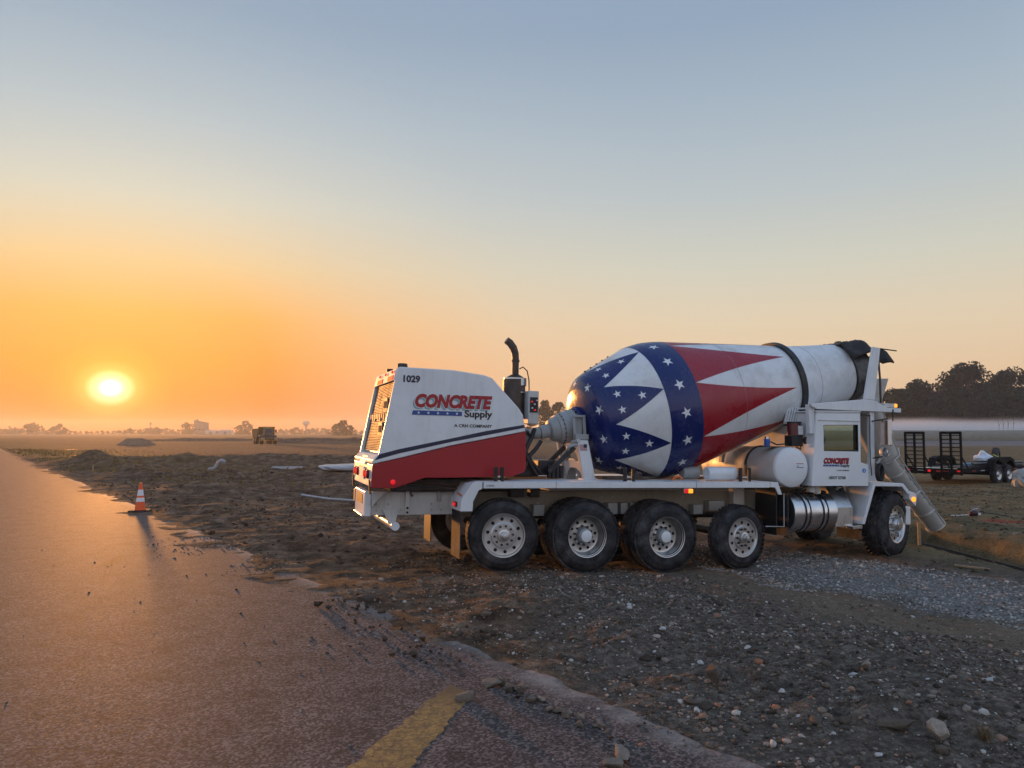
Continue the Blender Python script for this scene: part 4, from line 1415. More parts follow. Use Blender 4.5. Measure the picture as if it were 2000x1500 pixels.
def make_wheel(kind, r=.53, w=.30):
    t = empty('wheel', parent=truck)
    if kind == 'flat':       # single wheel with convex pressed disc
        link('tyre', make_tyre(r, w, .29, 5, 44, .014), t)
        rim = MB().lathe([(.20, .27), (.02, .28), (-.008, .30), (-.010, .315), (.004, .31), (.012, .292), (.015, .28), (.012, .19), (.0, .175), (-.002, .085), (-.002, .0)], (0, 0, 0), (0, 1, 0), 48, False, True).build('rim', ALU_WHEEL, t, smooth=30)
        tag(ring_of(.235, 10, .026, .0125, .0105).build('vent_hole_ring', SHADOW_BLACK, t), kind='stuff')
        tag(ring_of(.135, NLUG, .017, -.001, -.030, 6, .3).build('lug_nut_ring', DARK_STEEL, t), kind='stuff')
        MB().lathe([(0, .092), (-.045, .088), (-.05, .06), (-.085, .052), (-.09, .04), (-.12, .036), (-.125, 0)], (0, 0, 0), (0, 1, 0), 24, False, False).build('hub', ALU_WHEEL, t, smooth=30)
    elif kind == 'deep':     # outer wheel of a dual: deep dish
        link('tyre', make_tyre(r, .27, .285, 5, 40, .02), t)
        link('inner_tyre', make_tyre(r, .27, .285, 5, 40, .02), t).location = (0, .33, 0)
        MB().lathe([(-.006, .30), (-.010, .312), (.004, .31), (.012, .285), (.06, .272), (.13, .268), (.165, .255), (.172, .225), (.165, .14), (.15, .12), (.15, .0)], (0, 0, 0), (0, 1, 0), 48, False, True).build('rim', ALU_WHEEL, t, smooth=30)
        tag(ring_of(.205, 10, .024, .170, .166).build('vent_hole_ring', SHADOW_BLACK, t), kind='stuff')
        tag(ring_of(.142, NLUG, .017, .165, .135, 6, .3).build('lug_nut_ring', DARK_STEEL, t), kind='stuff')
        MB().lathe([(.15, .12), (.10, .115), (.06, .105), (.055, .09), (.03, .088), (.028, 0)], (0, 0, 0), (0, 1, 0), 24, False, False).build('hub', GREY_STEEL, t, smooth=30)
        MB().lathe([(.029, .088), (.024, .088), (.02, .08), (.02, 0)], (0, 0, 0), (0, 1, 0), 24, False, False).build('hub_cap', WHITE_CLEAN, t, smooth=30)
    else:                    # wide steer wheel
        link('tyre', make_tyre(r, w, .30, 6, 34, .022), t)
        MB().lathe([(.10, .28), (.03, .285), (-.006, .305), (-.010, .325), (.004, .32), (.012, .30), (.03, .285), (.035, .20), (.03, .18), (.028, .0)], (0, 0, 0), (0, 1, 0), 48, False, True).build('rim', ALU, t, smooth=30)
        tag(ring_of(.245, 10, .026, .0335, .030).build('vent_hole_ring', SHADOW_BLACK, t), kind='stuff')
        tag(ring_of(.165, NLUG, .018, .029, -.012, 6, .3).build('lug_nut_ring', CHROME, t), kind='stuff')
        MB().lathe([(.03, .13), (-.02, .125), (-.05, .11), (-.055, 0)], (0, 0, 0), (0, 1, 0), 24, False, False).build('hub', ALU_WHEEL, t, smooth=30)
        MB().lathe([(-.056, .09), (-.066, .085), (-.07, 0)], (0, 0, 0), (0, 1, 0), 24, False, False).build('hub_cap', ALU, t, smooth=30)
    return t


def set_wheel(t, x, z, steer, y=-1.20, other=None, roll=0.0):
    t.location = (x, y, z)
    t.rotation_euler = (0, roll, R(steer))
    c = copy_tree(t, truck)
    c.location = (x, -y, z)
    c.rotation_euler = (0, roll + .3, R(steer + 180))


set_wheel(make_wheel('flat', .515), 0.0, .625, -8, roll=.2)
w2 = make_wheel('deep', .535)
set_wheel(w2, 1.318, .580, 0, roll=.5)
w3 = copy_tree(w2, truck)
set_wheel(w3, 2.672, .540, 0, roll=1.1)
set_wheel(make_wheel('flat', .507), 4.07, .503, 9, -1.18, roll=.9)
set_wheel(make_wheel('steer', .560, .42), 7.245, .655, 21, -1.17, roll=.4)

# --- water tank, its bands, filters on top
TX, TZ, TR = 5.07, 1.628, .335
tk = MB().lathe([(0, .20), (.02, .27), (.05, .318), (.09, TR), (2.21, TR), (2.25, .318), (2.28, .27), (2.3, .2)], (TX, -1.17, TZ), (0, 1, 0), 48)
tank = tk.build('water_tank', paint('dull_tank_aluminium', (.62, .61, .58), .48, .3, metal=.35, streak=False), truck, smooth=25)
MB().lathe([(-.012, .001), (-.010, .20), (.012, .275), (.040, .326), (.075, TR + .004), (.085, TR + .004)], (TX, -1.17, TZ), (0, 1, 0), 48, False, False).build('tank_end_cap', WHITE_CLEAN, tank, smooth=35)
MB().lathe([(0, TR + .012), (.07, TR + .012)], (TX, -.30, TZ), (0, 1, 0), 48).build('tank_band', GREY_STEEL, tank, smooth=35)
MB().lathe([(0, TR + .02), (.03, TR + .02)], (TX, -.36, TZ), (0, 1, 0), 48).build('tank_band', BLACK, tank, smooth=35)
dc = MB().box(5.12, 5.26, -1.1845, -1.183, 1.688, 1.697).build('tank_decal', TEXT_RED, tank)
MB().box(5.12, 5.265, -1.1845, -1.183, 1.624, 1.634).build('tank_decal_bar', TEXT_BLUE, dc)
MB().prism([(5.135, 1.648), (5.165, 1.648), (5.15, 1.670)], -1.1845, -1.183).build('tank_decal_mark', TEXT_NAVY, dc)
bz = MB()
bz.lathe([(0, .05), (.12, .05), (.13, .04)], (4.83, -.80, 1.965), (0, 0, 1), 16)
bz.build('blue_canister', plain('blue_canister_paint', (.01, .10, .42), .35), truck, smooth=35)
MB().lathe([(0, .042), (.04, .042)], (4.83, -.80, 2.096), (0, 0, 1), 12).build('canister_cap', CHROME, truck, smooth=35)
gr = MB().lathe([(0, .115), (.20, .115)], (5.34, -.86, 2.17), (0, 0, 1), 20).build('grease_reservoir', plain('smoky_red_plastic', (.12, .02, .02), .25), truck, smooth=35)
MB().box(5.33, 5.43, -.985, -.972, 2.18, 2.33).build('reservoir_label', TEXT_WHITE, gr)
MB().lathe([(0, .122), (.03, .122)], (5.34, -.86, 2.37), (0, 0, 1), 20).build('reservoir_lid', BLACK, gr, smooth=35)
MB().box(5.20, 5.43, -.98, -.78, 1.98, 2.165).build('pump_unit', BLACK, truck, bevel=.01)
MB().lathe([(0, .075), (.05, .075)], (5.52, -.95, 2.08), (0, -1, 0), 20).build('horn', RUST, truck, smooth=35)
MB().tube([(5.25, -.9, 2.0), (5.1, -.95, 2.02), (4.95, -.9, 2.0), (4.86, -.85, 2.05)], .012, 6).tube([(5.4, -.95, 2.0), (5.36, -1.0, 1.93), (5.28, -.98, 1.97)], .012, 6).build('grease_line', BLACK, truck)
MB().box(4.70, 5.30, -.88, -.72, 1.955, 1.972).build('tank_top_plate', DARK_STEEL, truck)
# curved support arm from the tank up to the drum roller
arc = []
for k in range(9):
    a = R(180 - 12 * k)
    arc.append((5.05 + .44 * math.cos(a), 1.66 + .44 * math.sin(a)))
arc += [(5.05, 2.18), (5.4, 2.34)]
ou = MB()
for y0, y1 in ((.18, .24), (.90, .96)):
    for (a, b) in zip(arc, arc[1:]):
        ou.beam((a[0], (y0 + y1) / 2, a[1]), (b[0], (y0 + y1) / 2, b[1]), .06, .09, (0, 1, 0))
ou.build('roller_support_arm', GREY_STEEL, truck)
for y in (-.45, .45):
    MB().lathe([(-.06, .12), (.06, .12)], (5.55, y, 2.42), tuple(AX), 24).build('drum_roller', DARK_STEEL, truck, smooth=35)
q = MB()
for k in range(5):
    q.beam((5.28 + .05 * k, -.70, 2.40), (5.35 + .05 * k, -.70, 2.66), .03, .022, (0, 1, 0))
q.box(5.28, 5.60, -.72, -.66, 2.36, 2.41)
q.build('slotted_guard', WHITE, truck)

# --- fuel tank with straps
FX0, FX1, FY, FZ, FR = 5.10, 5.98, -.86, .862, .325
ft = MB().lathe([(0, FR * .96), (.015, FR), (FX1 - FX0 - .015, FR), (FX1 - FX0, FR * .96)], (FX0, FY, FZ), (1, 0, 0), 48).build('fuel_tank', ALU, truck, smooth=30)
MB().lathe([(-.004, FR * .95), (-.003, 0)], (FX0, FY, FZ), (1, 0, 0), 48, False, False).build('tank_end', plain('tank_end_grey', (.10, .10, .10), .5, .5), ft)
for x in (5.30, 5.66):
    MB().lathe([(0, FR + .004), (.018, FR + .012), (.036, FR + .004)], (x, FY, FZ), (1, 0, 0), 48, False, False).build('strap_rubber', BLACK, ft, smooth=50)
    MB().lathe([(.036, FR + .004), (.05, FR + .014), (.085, FR + .014), (.095, FR + .004)], (x, FY, FZ), (1, 0, 0), 48, False, False).build('tank_strap', CHROME, ft, smooth=50)
    MB().lathe([(.095, FR + .004), (.11, FR + .012), (.125, FR + .004)], (x, FY, FZ), (1, 0, 0), 48, False, False).build('strap_rubber', BLACK, ft, smooth=50)
MB().lathe([(0, .05), (.05, .05)], (5.86, -.95, 1.17), (0, -.3, 1), 14).build('filler_cap', BLACK, ft, smooth=40)
MB().lathe([(0, .075), (.12, .075), (.16, .05)], (5.58, -.98, 1.20), (.2, 0, 1), 14).build('water_filter', WHITE_DIRTY, truck, smooth=40)
MB().lathe([(0, .05), (.26, .05)], (5.70, -1.0, 1.18), (-.1, 0, 1), 12).build('filter_tube', WHITE_DIRTY, truck, smooth=40)
MB().tube([(5.2, -.9, 1.2), (5.3, -.98, 1.26), (5.45, -.95, 1.22), (5.6, -.9, 1.26)], .014, 6).tube([(5.35, -.85, 1.2), (5.5, -.95, 1.3), (5.66, -.9, 1.25)], .012, 6).build('tank_hose', HOSE, truck)

# --- tool box with sloped lid between tank and front fender
tbx = MB().prism([(-.62, .62), (-1.10, .62), (-1.10, .95), (-.86, 1.31), (-.62, 1.31)], 5.99, 6.36, 'x').build('tool_box', ALU, truck, bevel=.008)
MB().box(6.20, 6.28, -.93, -.88, 1.275, 1.285).build('box_latch', CHROME, tbx)

# --- front fender and step
for s in (-1, 1):
    q = MB()
    edge = [(6.424, .676), (6.677, 1.378), (7.337, 1.369), (7.478, 1.227)]
    for a, b in zip(edge, edge[1:]):
        d = Vector((b[0] - a[0], b[1] - a[1])).normalized()
        nx, nz = d.y * .02, -d.x * .02
        q.prism([a, b, (b[0] + nx, b[1] + nz), (a[0] + nx, a[1] + nz)], min(s * .66, s * 1.205), max(s * .66, s * 1.205))
    q.prism([(6.424, .676), (6.677, 1.378), (7.337, 1.369), (7.478, 1.227), (7.44, 1.17), (7.31, 1.312), (6.72, 1.32), (6.485, .676)], min(s * 1.206, s * 1.24), max(s * 1.206, s * 1.24))
    q.prism([(6.40, .69), (6.56, 1.13), (6.677, 1.37), (6.70, 1.37), (6.60, .69)], min(s * .63, s * .66), max(s * .63, s * .66))
    q.build('front_fender', WHITE, truck, bevel=.008)
    q = MB().prism([(7.46, 1.215), (7.48, 1.235), (7.60, 1.20), (7.638, 1.13), (7.612, .967), (7.47, 1.09)], min(s * 1.10, s * 1.24), max(s * 1.10, s * 1.24))
    fe = q.build('fender_tip', WHITE, truck, bevel=.008)
    MB().lathe([(0, .042), (.015, .042), (.025, .03)], (7.555, s * 1.241, 1.09), (0, s, 0), 18).build('fender_marker_lamp', AMBER_LENS, fe, smooth=40)
    q = MB().prism([(6.26, .645), (6.46, .66), (6.46, .60), (6.26, .59)], min(s * .62, s * 1.21), max(s * .62, s * 1.21))
    st = q.build('cab_step', ALU, truck, bevel=.006)
    MB().box(6.44, 6.452, min(s * .62, s * 1.2), max(s * .62, s * 1.2), .40, .595).build('step_flap', RUBBER, st)
    MB().box(6.70, 7.60, min(s * .60, s * .655), max(s * .60, s * .655), .70, 1.36).build('wheel_arch_liner', BLACK, truck)
MB().box(7.35, 7.70, -1.05, 1.05, .62, .95).build('front_bumper', WHITE, truck, bevel=.03)

# --- cab
CY = 1.20
DR = [(5.410, 1.325), (5.525, 2.545), (6.446, 2.565), (6.445, 1.729), (6.610, 1.683), (6.603, 1.402), (6.60, 1.325)]
WIN = [(5.668, 1.909), (5.666, 2.349), (6.399, 2.371), (6.403, 1.927)]


def side_wall(s):
    """Cab side made of strips round the window opening."""
    a, b = sorted((s * (CY - .05), s * CY))
    q = MB()
    q.prism([(5.410, 1.325), (5.465, 1.909), (6.445, 1.909), (6.445, 1.729), (6.610, 1.683), (6.603, 1.325)], a, b)
    q.prism([(5.465, 1.9095), (5.5055, 2.349), (5.6655, 2.349), (5.668, 1.9095)], a, b)
    q.prism([(6.403, 1.9095), (6.399, 2.371), (6.446, 2.371), (6.445, 1.9095)], a, b)
    q.prism([(5.5055, 2.3495), (5.525, 2.545), (6.446, 2.565), (6.446, 2.3715), (6.399, 2.3715), (5.666, 2.3495)], a, b)
    return q


cabo = side_wall(-1).build('cab_side', WHITE_CLEAN, truck)
side_wall(1).build('cab_side', WHITE, truck)
for s in (-1, 1):
    y = s * (CY - .028)
    go = MB().prism(WIN, y - .003, y + .003).build('door_window', GLASS, truck)
    fr = MB()
    for a, b in zip(WIN, WIN[1:] + WIN[:1]):
        fr.beam((a[0], s * (CY - .02), a[1]), (b[0], s * (CY - .02), b[1]), .016, .03, (0, 1, 0))
    fr.build('window_seal', BLACK, go)
q = MB()
q.prism([(5.410, 1.325), (5.525, 2.545), (5.565, 2.545), (5.450, 1.325)], -CY + .051, CY - .051)
q.build('cab_rear_wall', WHITE, truck)
MB().prism([(5.450, 1.325), (6.60, 1.325), (6.60, 1.36), (5.455, 1.36)], -CY + .051, CY - .051).build('cab_floor', DARK_STEEL, truck)
MB().prism([(5.50, 2.566), (5.50, 2.59), (6.46, 2.61), (6.46, 2.586)], -CY - .012, CY + .012).prism([(5.527, 2.546), (5.527, 2.565), (6.446, 2.585), (6.446, 2.567)], -CY + .002, CY - .002).build('cab_roof', WHITE, truck, bevel=.006)
MB().box(5.55, 6.44, -CY - .014, -CY - .002, 2.425, 2.437).build('drip_rail', WHITE_DIRTY, truck)
q = MB()
q.prism([(6.445, 1.729), (6.610, 1.683), (6.60, 1.36), (6.56, 1.36), (6.565, 1.66), (6.43, 1.70)], -CY + .051, CY - .051)
q.build('cab_nose', WHITE, truck)
ws = MB().prism([(6.425, 1.735), (6.431, 1.735), (6.431, 2.54), (6.425, 2.54)], -CY + .051, CY - .051).build('windshield', GLASS, truck)
MB().box(6.415, 6.44, -.03, .03, 1.73, 2.545).box(6.41, 6.445, CY - .13, CY - .052, 1.73, 2.545).box(6.41, 6.445, -CY + .052, -CY + .13, 1.73, 2.545).build('windshield_post', WHITE, truck)
# interior: seat, wheel, dash, mirror camera
seat = MB().box(5.60, 6.05, -.26, .26, 1.55, 1.70).prism([(5.56, 1.70), (5.72, 1.70), (5.66, 2.30), (5.54, 2.30)], -.25, .25).build('driver_seat', plain('grey_seat_cloth', (.05, .05, .05), .9), truck, bevel=.04)
MB().tube([(6.18 + .09 * math.sin(a), .21 * math.cos(a), 1.92 + .19 * math.sin(a)) for a in np.linspace(0, full, 29)[:-1]], .017, 8, True).tube([(6.18, 0, 1.92), (6.35, 0, 1.68)], .025, 8).build('steering_wheel', BLACK, truck, smooth=60)
MB().prism([(6.22, 1.62), (6.41, 1.62), (6.41, 1.76), (6.28, 1.76)], -1.0, 1.0).build('dashboard', BLACK, truck, bevel=.02)
MB().box(5.80, 5.92, -.75, -.62, 2.24, 2.34).box(5.855, 5.865, -.70, -.68, 2.34, 2.55).build('dash_camera', BLACK, truck)
MB().prism([(6.05, 2.55), (6.30, 2.55), (6.24, 2.30), (6.16, 2.22), (6.12, 2.30)], -.55, -.42).build('radio_console', BLACK, truck, bevel=.02)
MB().tube([(6.18, -.5, 2.25), (6.24, -.52, 2.12), (6.30, -.5, 2.05)], .01, 6).tube([(6.2, -.5, 2.25), (6.3, -.5, 2.10), (6.34, -.48, 2.14)], .008, 6).build('radio_cord', BLACK, truck)
# cab door lettering
Y = -CY - .003
logo(5.668, 6.200, 1.702, .098, Y, cabo, True)
text('registration_lettering', 'USDOT 327338', 5.766, 6.116, 1.436, 1.487, Y, TEXT_BLACK, cabo, bold=.035)
bd = MB().lathe([(0, .038), (.003, .038)], (6.515, -CY - .0005, 1.585), (0, -1, 0), 20).build('round_sticker', plain('blue_sticker', (.02, .17, .62), .4), cabo)
text('sticker_mark', 'd', 6.502, 6.528, 1.562, 1.606, -CY - .0045, TEXT_WHITE, bd, bold=.02)

# --- drum front support frame / visor over the cab
for s in (-1, 1):
    a, b = sorted((s * 1.165, s * 1.225))
    q = MB()
    q.prism([(5.391, 2.697), (6.534, 2.815), (6.750, 2.800), (7.034, 2.677), (7.329, 2.680), (7.328, 2.605), (5.515, 2.612), (5.41, 2.66)], a, b)
    q.prism([(6.534, 2.8155), (6.736, 3.742), (6.883, 3.723), (6.748, 2.8015)], a, b)
    q.build('support_frame_side', WHITE, truck, bevel=.008)
q = MB()
q.box(5.55, 7.32, -1.164, 1.164, 2.622, 2.65)
q.box(6.60, 6.72, -1.164, 1.164, 2.652, 2.78)
q.build('visor_roof', WHITE, truck)
MB().prism([(5.391, 2.69), (5.515, 2.61), (5.50, 2.20), (5.42, 2.20)], -1.16, -1.08).build('support_leg', WHITE, truck)
lbx = MB().box(7.03, 7.30, -1.15, 1.15, 2.690, 2.765).build('visor_lamp_bar', WHITE_DIRTY, truck, bevel=.006)
MB().box(7.255, 7.31, -1.158, -1.1505, 2.70, 2.76).build('bar_reflector', AMBER_LENS, lbx)
wl = MB().box(7.02, 7.09, -.95, -.86, 2.767, 2.86).build('work_lamp', GREY_STEEL, truck, bevel=.01)
MB().lathe([(0, .04), (.07, .055), (.08, .05)], (7.35, -1.0, 2.64), (1, 0, .1), 16).build('front_lamp', BLACK, truck, smooth=40)
MB().cyl((7.14, -1.23, 2.66), (7.13, -1.23, 2.45), .012, 8).build('pull_rod', BLACK, truck)
# canvas cover over the charge hopper
cv = MB()
N1, N2 = 16, 22
v, f = [], []
for i in range(N1 + 1):
    for j in range(N2 + 1):
        x = 6.80 + .92 * i / N1
        y = -.66 + 1.32 * j / N2
        hh = 3.90 + .07 * math.sin(i / N1 * 3.1) - .30 * (abs(y) / .66) ** 3 - .10 * max(0, i / N1 - .6)
        hh += .11 * fbm(np.array([x * 6.0]), np.array([y * 6.0]), 4, 3)[0]
        v.append((x + .05 * fbm(np.array([y * 4.0]), np.array([x * 4.0]), 3, 9)[0], y * (1 + .1 * math.sin(i * .9)), hh))
for i in range(N1):
    for j in range(N2):
        p = i * (N2 + 1) + j
        f.append((p, p + 1, p + N2 + 2, p + N2 + 1))
o = cv.add(v, f).build('hopper_canvas', CANVAS, truck, smooth=60)
md = o.modifiers.new('thick', 'SOLIDIFY')
md.thickness = .03
MB().cyl((7.40, -.50, 3.84), (7.92, -.56, 3.80), .012, 6).build('canvas_rod', DARK_STEEL, truck)
# charge/discharge hopper in front of the drum mouth
hop = MB()
v = [(7.30, -.62, 3.24), (7.66, -.62, 3.26), (7.66, .62, 3.26), (7.30, .62, 3.24), (7.36, -.42, 2.70), (7.62, -.42, 2.66), (7.62, .42, 2.66), (7.36, .42, 2.70)]
hop.add(v, [(0, 1, 5, 4), (1, 2, 6, 5), (2, 3, 7, 6), (3, 0, 4, 7), (4, 5, 6, 7)])
o = hop.build('discharge_hopper', WHITE_DIRTY, truck)
md = o.modifiers.new('thick', 'SOLIDIFY')
md.thickness = .015
MB().tube([(6.95, -.9, 3.60), (7.10, -.9, 3.60), (7.155, -.9, 3.56), (7.185, -.9, 3.22), (7.20, -.9, 2.65)], .020, 8).build('hopper_hand_rail', RUST, truck, smooth=60)

# --- corner pole, mirrors, hose coil
MB().box(6.695, 6.795, -1.16, -1.08, 1.40, 2.62).build('corner_pole', WHITE, truck, bevel=.012)
MB().tube([(6.685, -1.17, 2.55), (6.68, -1.17, 2.0), (6.69, -1.17, 1.72), (6.71, -1.17, 1.5)], .008, 6).build('pole_cable', BLACK, truck)
MB().cyl((6.73, -1.16, 2.44), (6.96, -1.30, 2.49), .011, 8).cyl((6.75, -1.16, 1.80), (6.90, -1.28, 1.84), .011, 8).cyl((6.42, -1.19, 2.545), (6.72, -1.14, 2.54), .010, 8).build('mirror_arm', BLACK, truck)
mi = MB().box(6.865, 6.945, -1.40, -1.18, 2.02, 2.46).build('mirror_housing', ALU, truck, bevel=.015)
MB().box(6.858, 6.864, -1.385, -1.195, 2.035, 2.445).build('mirror_glass', CHROME, mi)
m2 = MB().lathe([(0, .06), (-.03, .095), (-.045, .09), (-.06, 0)], (6.90, -1.28, 1.90), (1, 0, 0), 24).build('convex_mirror', CHROME, truck, smooth=60)
q = MB()
for k in range(3):
    q.tube([(6.77 + .010 * k + .055 * math.cos(a), -1.26 - .02 * k, 1.56 + .14 * math.sin(a)) for a in np.linspace(0, full, 25)[:-1]], .018, 8, True)
q.build('hose_coil', HOSE, truck, smooth=60)
MB().tube([(6.78, -1.22, 1.70), (6.86, -1.22, 1.80), (6.93, -1.18, 1.86)], .02, 8).build('wash_nozzle', GREY_STEEL, truck, smooth=50)
MB().box(6.84, 6.95, -1.2, -1.08, 1.58, 1.72).build('head_lamp', DARK_STEEL, truck, bevel=.02)
MB().prism([(6.62, 1.40), (6.95, 1.40), (6.93, 1.55), (6.66, 1.62)], -1.14, -1.10).build('nose_plate', WHITE, truck)

# --- chute
CHY = -.30
chute_paint = paint('chute_paint', (.56, .55, .51), .38, .40, metal=.35, streak=False, dustcol=(.46, .43, .38, 1))


def trough(a, b, r0, r1, n=14, thick=.012, sweep=205, flange=True):
    a, b = Vector(a), Vector(b)
    ax = (b - a).normalized()
    side = Vector((0, 1, 0))
    dn = side.cross(ax).normalized()
    if dn.z > 0:
        dn = -dn
    q = MB()
    L = (b - a).length
    st = [(0.0, r0), (1.0, r1)]
    rings = []
    for t, r in st:
        for off in (0, -thick):
            rings.append([a + ax * (L * t) + (dn * math.cos(g) + side * math.sin(g)) * (r + off) for g in np.linspace(-R(sweep / 2), R(sweep / 2), n + 1)])
    o0, i0, o1, i1 = rings
    v = o0 + i0 + o1 + i1
    m = n + 1
    f = []
    for k in range(n):
        f += [(k, k + 1, 2 * m + k + 1, 2 * m + k), (m + k, 3 * m + k, 3 * m + k + 1, m + k + 1), (k, m + k, m + k + 1, k + 1), (2 * m + k, 2 * m + k + 1, 3 * m + k + 1, 3 * m + k)]
    f += [(0, 2 * m, 3 * m, m), (n, m + n, 3 * m + n, 2 * m + n)]
    q.add(v, f)
    if flange:
        for t, r in st:
            c = a + ax * (L * t)
            pts = [c + (dn * math.cos(g) + side * math.sin(g)) * (r + .004) for g in np.linspace(-R(sweep / 2), R(sweep / 2), n + 1)]
            q.tube(pts, .014, 6)
    for e in (0, n):
        q.tube([o0[e], o1[e]], .016, 6)
    q.tube([o0[n // 2], o1[n // 2]], .012, 6)
    return q


o = trough((7.36, CHY, 2.80), (7.90, CHY, 1.80), .33, .275, flange=False).build('main_chute', chute_paint, truck, smooth=40)
c0, c1 = Vector((7.70, CHY, 1.98)), Vector((9.10, CHY, .52))
cuts = [0.0, .30, .56, .80, 1.0]
rr = [.200, .195, .192, .190, .190]
for k in range(4):
    a = c0.lerp(c1, cuts[k] + .004)
    b = c0.lerp(c1, cuts[k + 1] - .004)
    trough(a, b, rr[k], rr[k + 1]).build('fold_chute', chute_paint, truck, smooth=40)
q = MB()
for k in range(26):
    t = random.random() * .75
    p = c0.lerp(c1, t) + Vector((.025 + random.uniform(-.02, .02), -.19 + random.uniform(-.02, .02), .03 + random.uniform(-.02, .02)))
    q.beam(p, p + Vector((random.uniform(-.03, .04), random.uniform(-.03, .03), random.uniform(-.05, .04))), .03, .03)
tag(q.build('chute_hinge_hardware', GREY_STEEL, truck), kind='stuff')
q = MB()
for (t, yy) in ((0.02, -.14), (.0, .1), (.08, -.2), (.05, -.05)):
    p = c0.lerp(c1, t)
    q.tube([p + Vector((.18, yy, .12)), p + Vector((.10, yy - .1, -.02)), p + Vector((-.05, yy - .12, -.12)), p + Vector((-.12, yy, -.18))], .014, 6)
q.tube([c0 + Vector((.22, -.1, .2)), c0 + Vector((.26, -.1, .34))], .01, 6)
q.build('chute_strap', WHITE_DIRTY, truck)
MB().tube([c0 + Vector((.12, -.19, .10)), c0.lerp(c1, .5) + Vector((.05, -.195, .05)), c1 + Vector((.02, -.19, .02))], .014, 8).build('chute_rail', GREY_STEEL, truck)
MB().beam((7.35, 0, 1.0), (7.62, CHY, 1.86), .10, .10).build('chute_boom', WHITE, truck)
# ------------------------------------------------------------------ traffic cone
cx, cy = -9.41, 19.62
cone = empty('traffic_cone', (cx, cy, gz(cx, cy) + .002), (0, 0, .25))
tag(cone, 'orange traffic cone with two white bands on the pavement edge', 'traffic cone')
ORANGE = plain('orange_plastic', (.95, .115, .015), .5, 0, .08)
MB().box(-.24, .24, -.24, .24, 0, .05).build('base', plain('black_cone_rubber', (.03, .022, .018), .8), cone, bevel=.015)
prof = [(.051, .150), (.06, .128), (.70, .033), (.725, .030), (.725, .022)]
MB().lathe(prof, (0, 0, 0), (0, 0, 1), 28, False, True).build('body', ORANGE, cone, smooth=35)
CW = plain('reflective_white', (.80, .78, .80), .35, 0, .05)
for z0, z1 in ((.255, .355), (.405, .555)):
    rr_ = lambda z: .128 - (z - .06) * (.095 / .64) + .003
    MB().lathe([(z0, rr_(z0)), (z1, rr_(z1))], (0, 0, 0), (0, 0, 1), 28, False, False).build('band', CW, cone, smooth=60)

# ------------------------------------------------------------------ dump truck far out in the field
YELP = paint('machine_yellow', (.36, .215, .03), .5, .35)
dx, dy = -43.3, 136.0
dt = empty('dump_truck', (dx, dy, gz(dx, dy)), (0, 0, R(-62)))
tag(dt, 'yellow articulated dump truck facing the camera far out in the field', 'dump truck')
DKY = plain('machine_dark', (.035, .028, .022), .6)
MB().prism([(1.2, .75), (3.0, .70), (3.15, 1.0), (3.05, 1.55), (1.6, 1.75), (1.2, 1.75)], -.75, .75).build('hood', DKY, dt, bevel=.06)
MB().prism([(1.9, .8), (2.6, .75), (2.7, 1.0), (2.0, 1.2)], -1.35, -.76).prism([(1.9, .8), (2.6, .75), (2.7, 1.0), (2.0, 1.2)], .76, 1.35).build('fender', YELP, dt, bevel=.03)
MB().box(2.5, 2.95, -1.40, 1.40, .62, .85).build('bumper', YELP, dt, bevel=.04)
cb_ = MB().prism([(-.3, 1.2), (1.35, 1.2), (1.55, 1.75), (1.15, 2.85), (-.1, 2.9), (-.3, 2.7)], -.72, .72).build('cab', YELP, dt, bevel=.06)
MB().prism([(1.40, 1.78), (1.58, 1.78), (1.20, 2.75), (1.08, 2.75)], -.64, .64).build('windshield', plain('machine_glass', (.02, .02, .022), .12), cb_)
MB().prism([(.05, 1.85), (1.05, 1.85), (.95, 2.7), (.05, 2.72)], -.735, -.722).build('side_window', plain('machine_glass_side', (.02, .02, .022), .12), cb_)
MB().prism([(-6.2, 1.9), (-5.4, .95), (-.9, 1.05), (-.45, 1.9), (-.5, 2.75), (-6.4, 2.7)], -1.45, 1.45).build('dump_body', plain('dump_body_yellow', (.10, .065, .02), .7), dt, bevel=.05)
MB().prism([(-.42, 2.6), (.15, 2.95), (.15, 3.05), (-.5, 2.85)], -1.4, 1.4).build('headboard', YELP, dt)
MB().box(-6.0, 1.8, -.45, .45, .65, 1.0).build('chassis', DKY, dt)
wm = MB().lathe([(-.30, .30), (-.30, .60), (-.22, .78), (.22, .78), (.30, .60), (.30, .30)], (0, 0, 0), (0, 1, 0), 28).mesh('wheel', RUBBER, 35)
for x in (1.5, -2.9, -4.6):
    for y in (-1.12, 1.12):
        w_ = link('wheel', wm, dt)
        w_.location = (x, y, .76)
        MB().lathe([(-.31, .28), (.31, .28)], (x, y, .76), (0, 1, 0), 16).build('wheel_hub', YELP, dt, smooth=40)
for y in (-1.25, 1.25):
    MB().beam((1.4, y * .65, 2.3), (1.75, y, 2.35), .04, .04).box(1.70, 1.78, y - .14, y + .14, 2.0, 2.55).build('mirror', DKY, dt)
for y in (-1.05, 1.05):
    MB().lathe([(0, .12), (.04, .12)], (2.96, y, .98), (1, 0, 0), 14).build('head_lamp', CHROME, dt, smooth=40)
MB().box(.0, .3, -1.4, -.76, 1.35, 1.6).build('side_step', WHITE_DIRTY, dt)

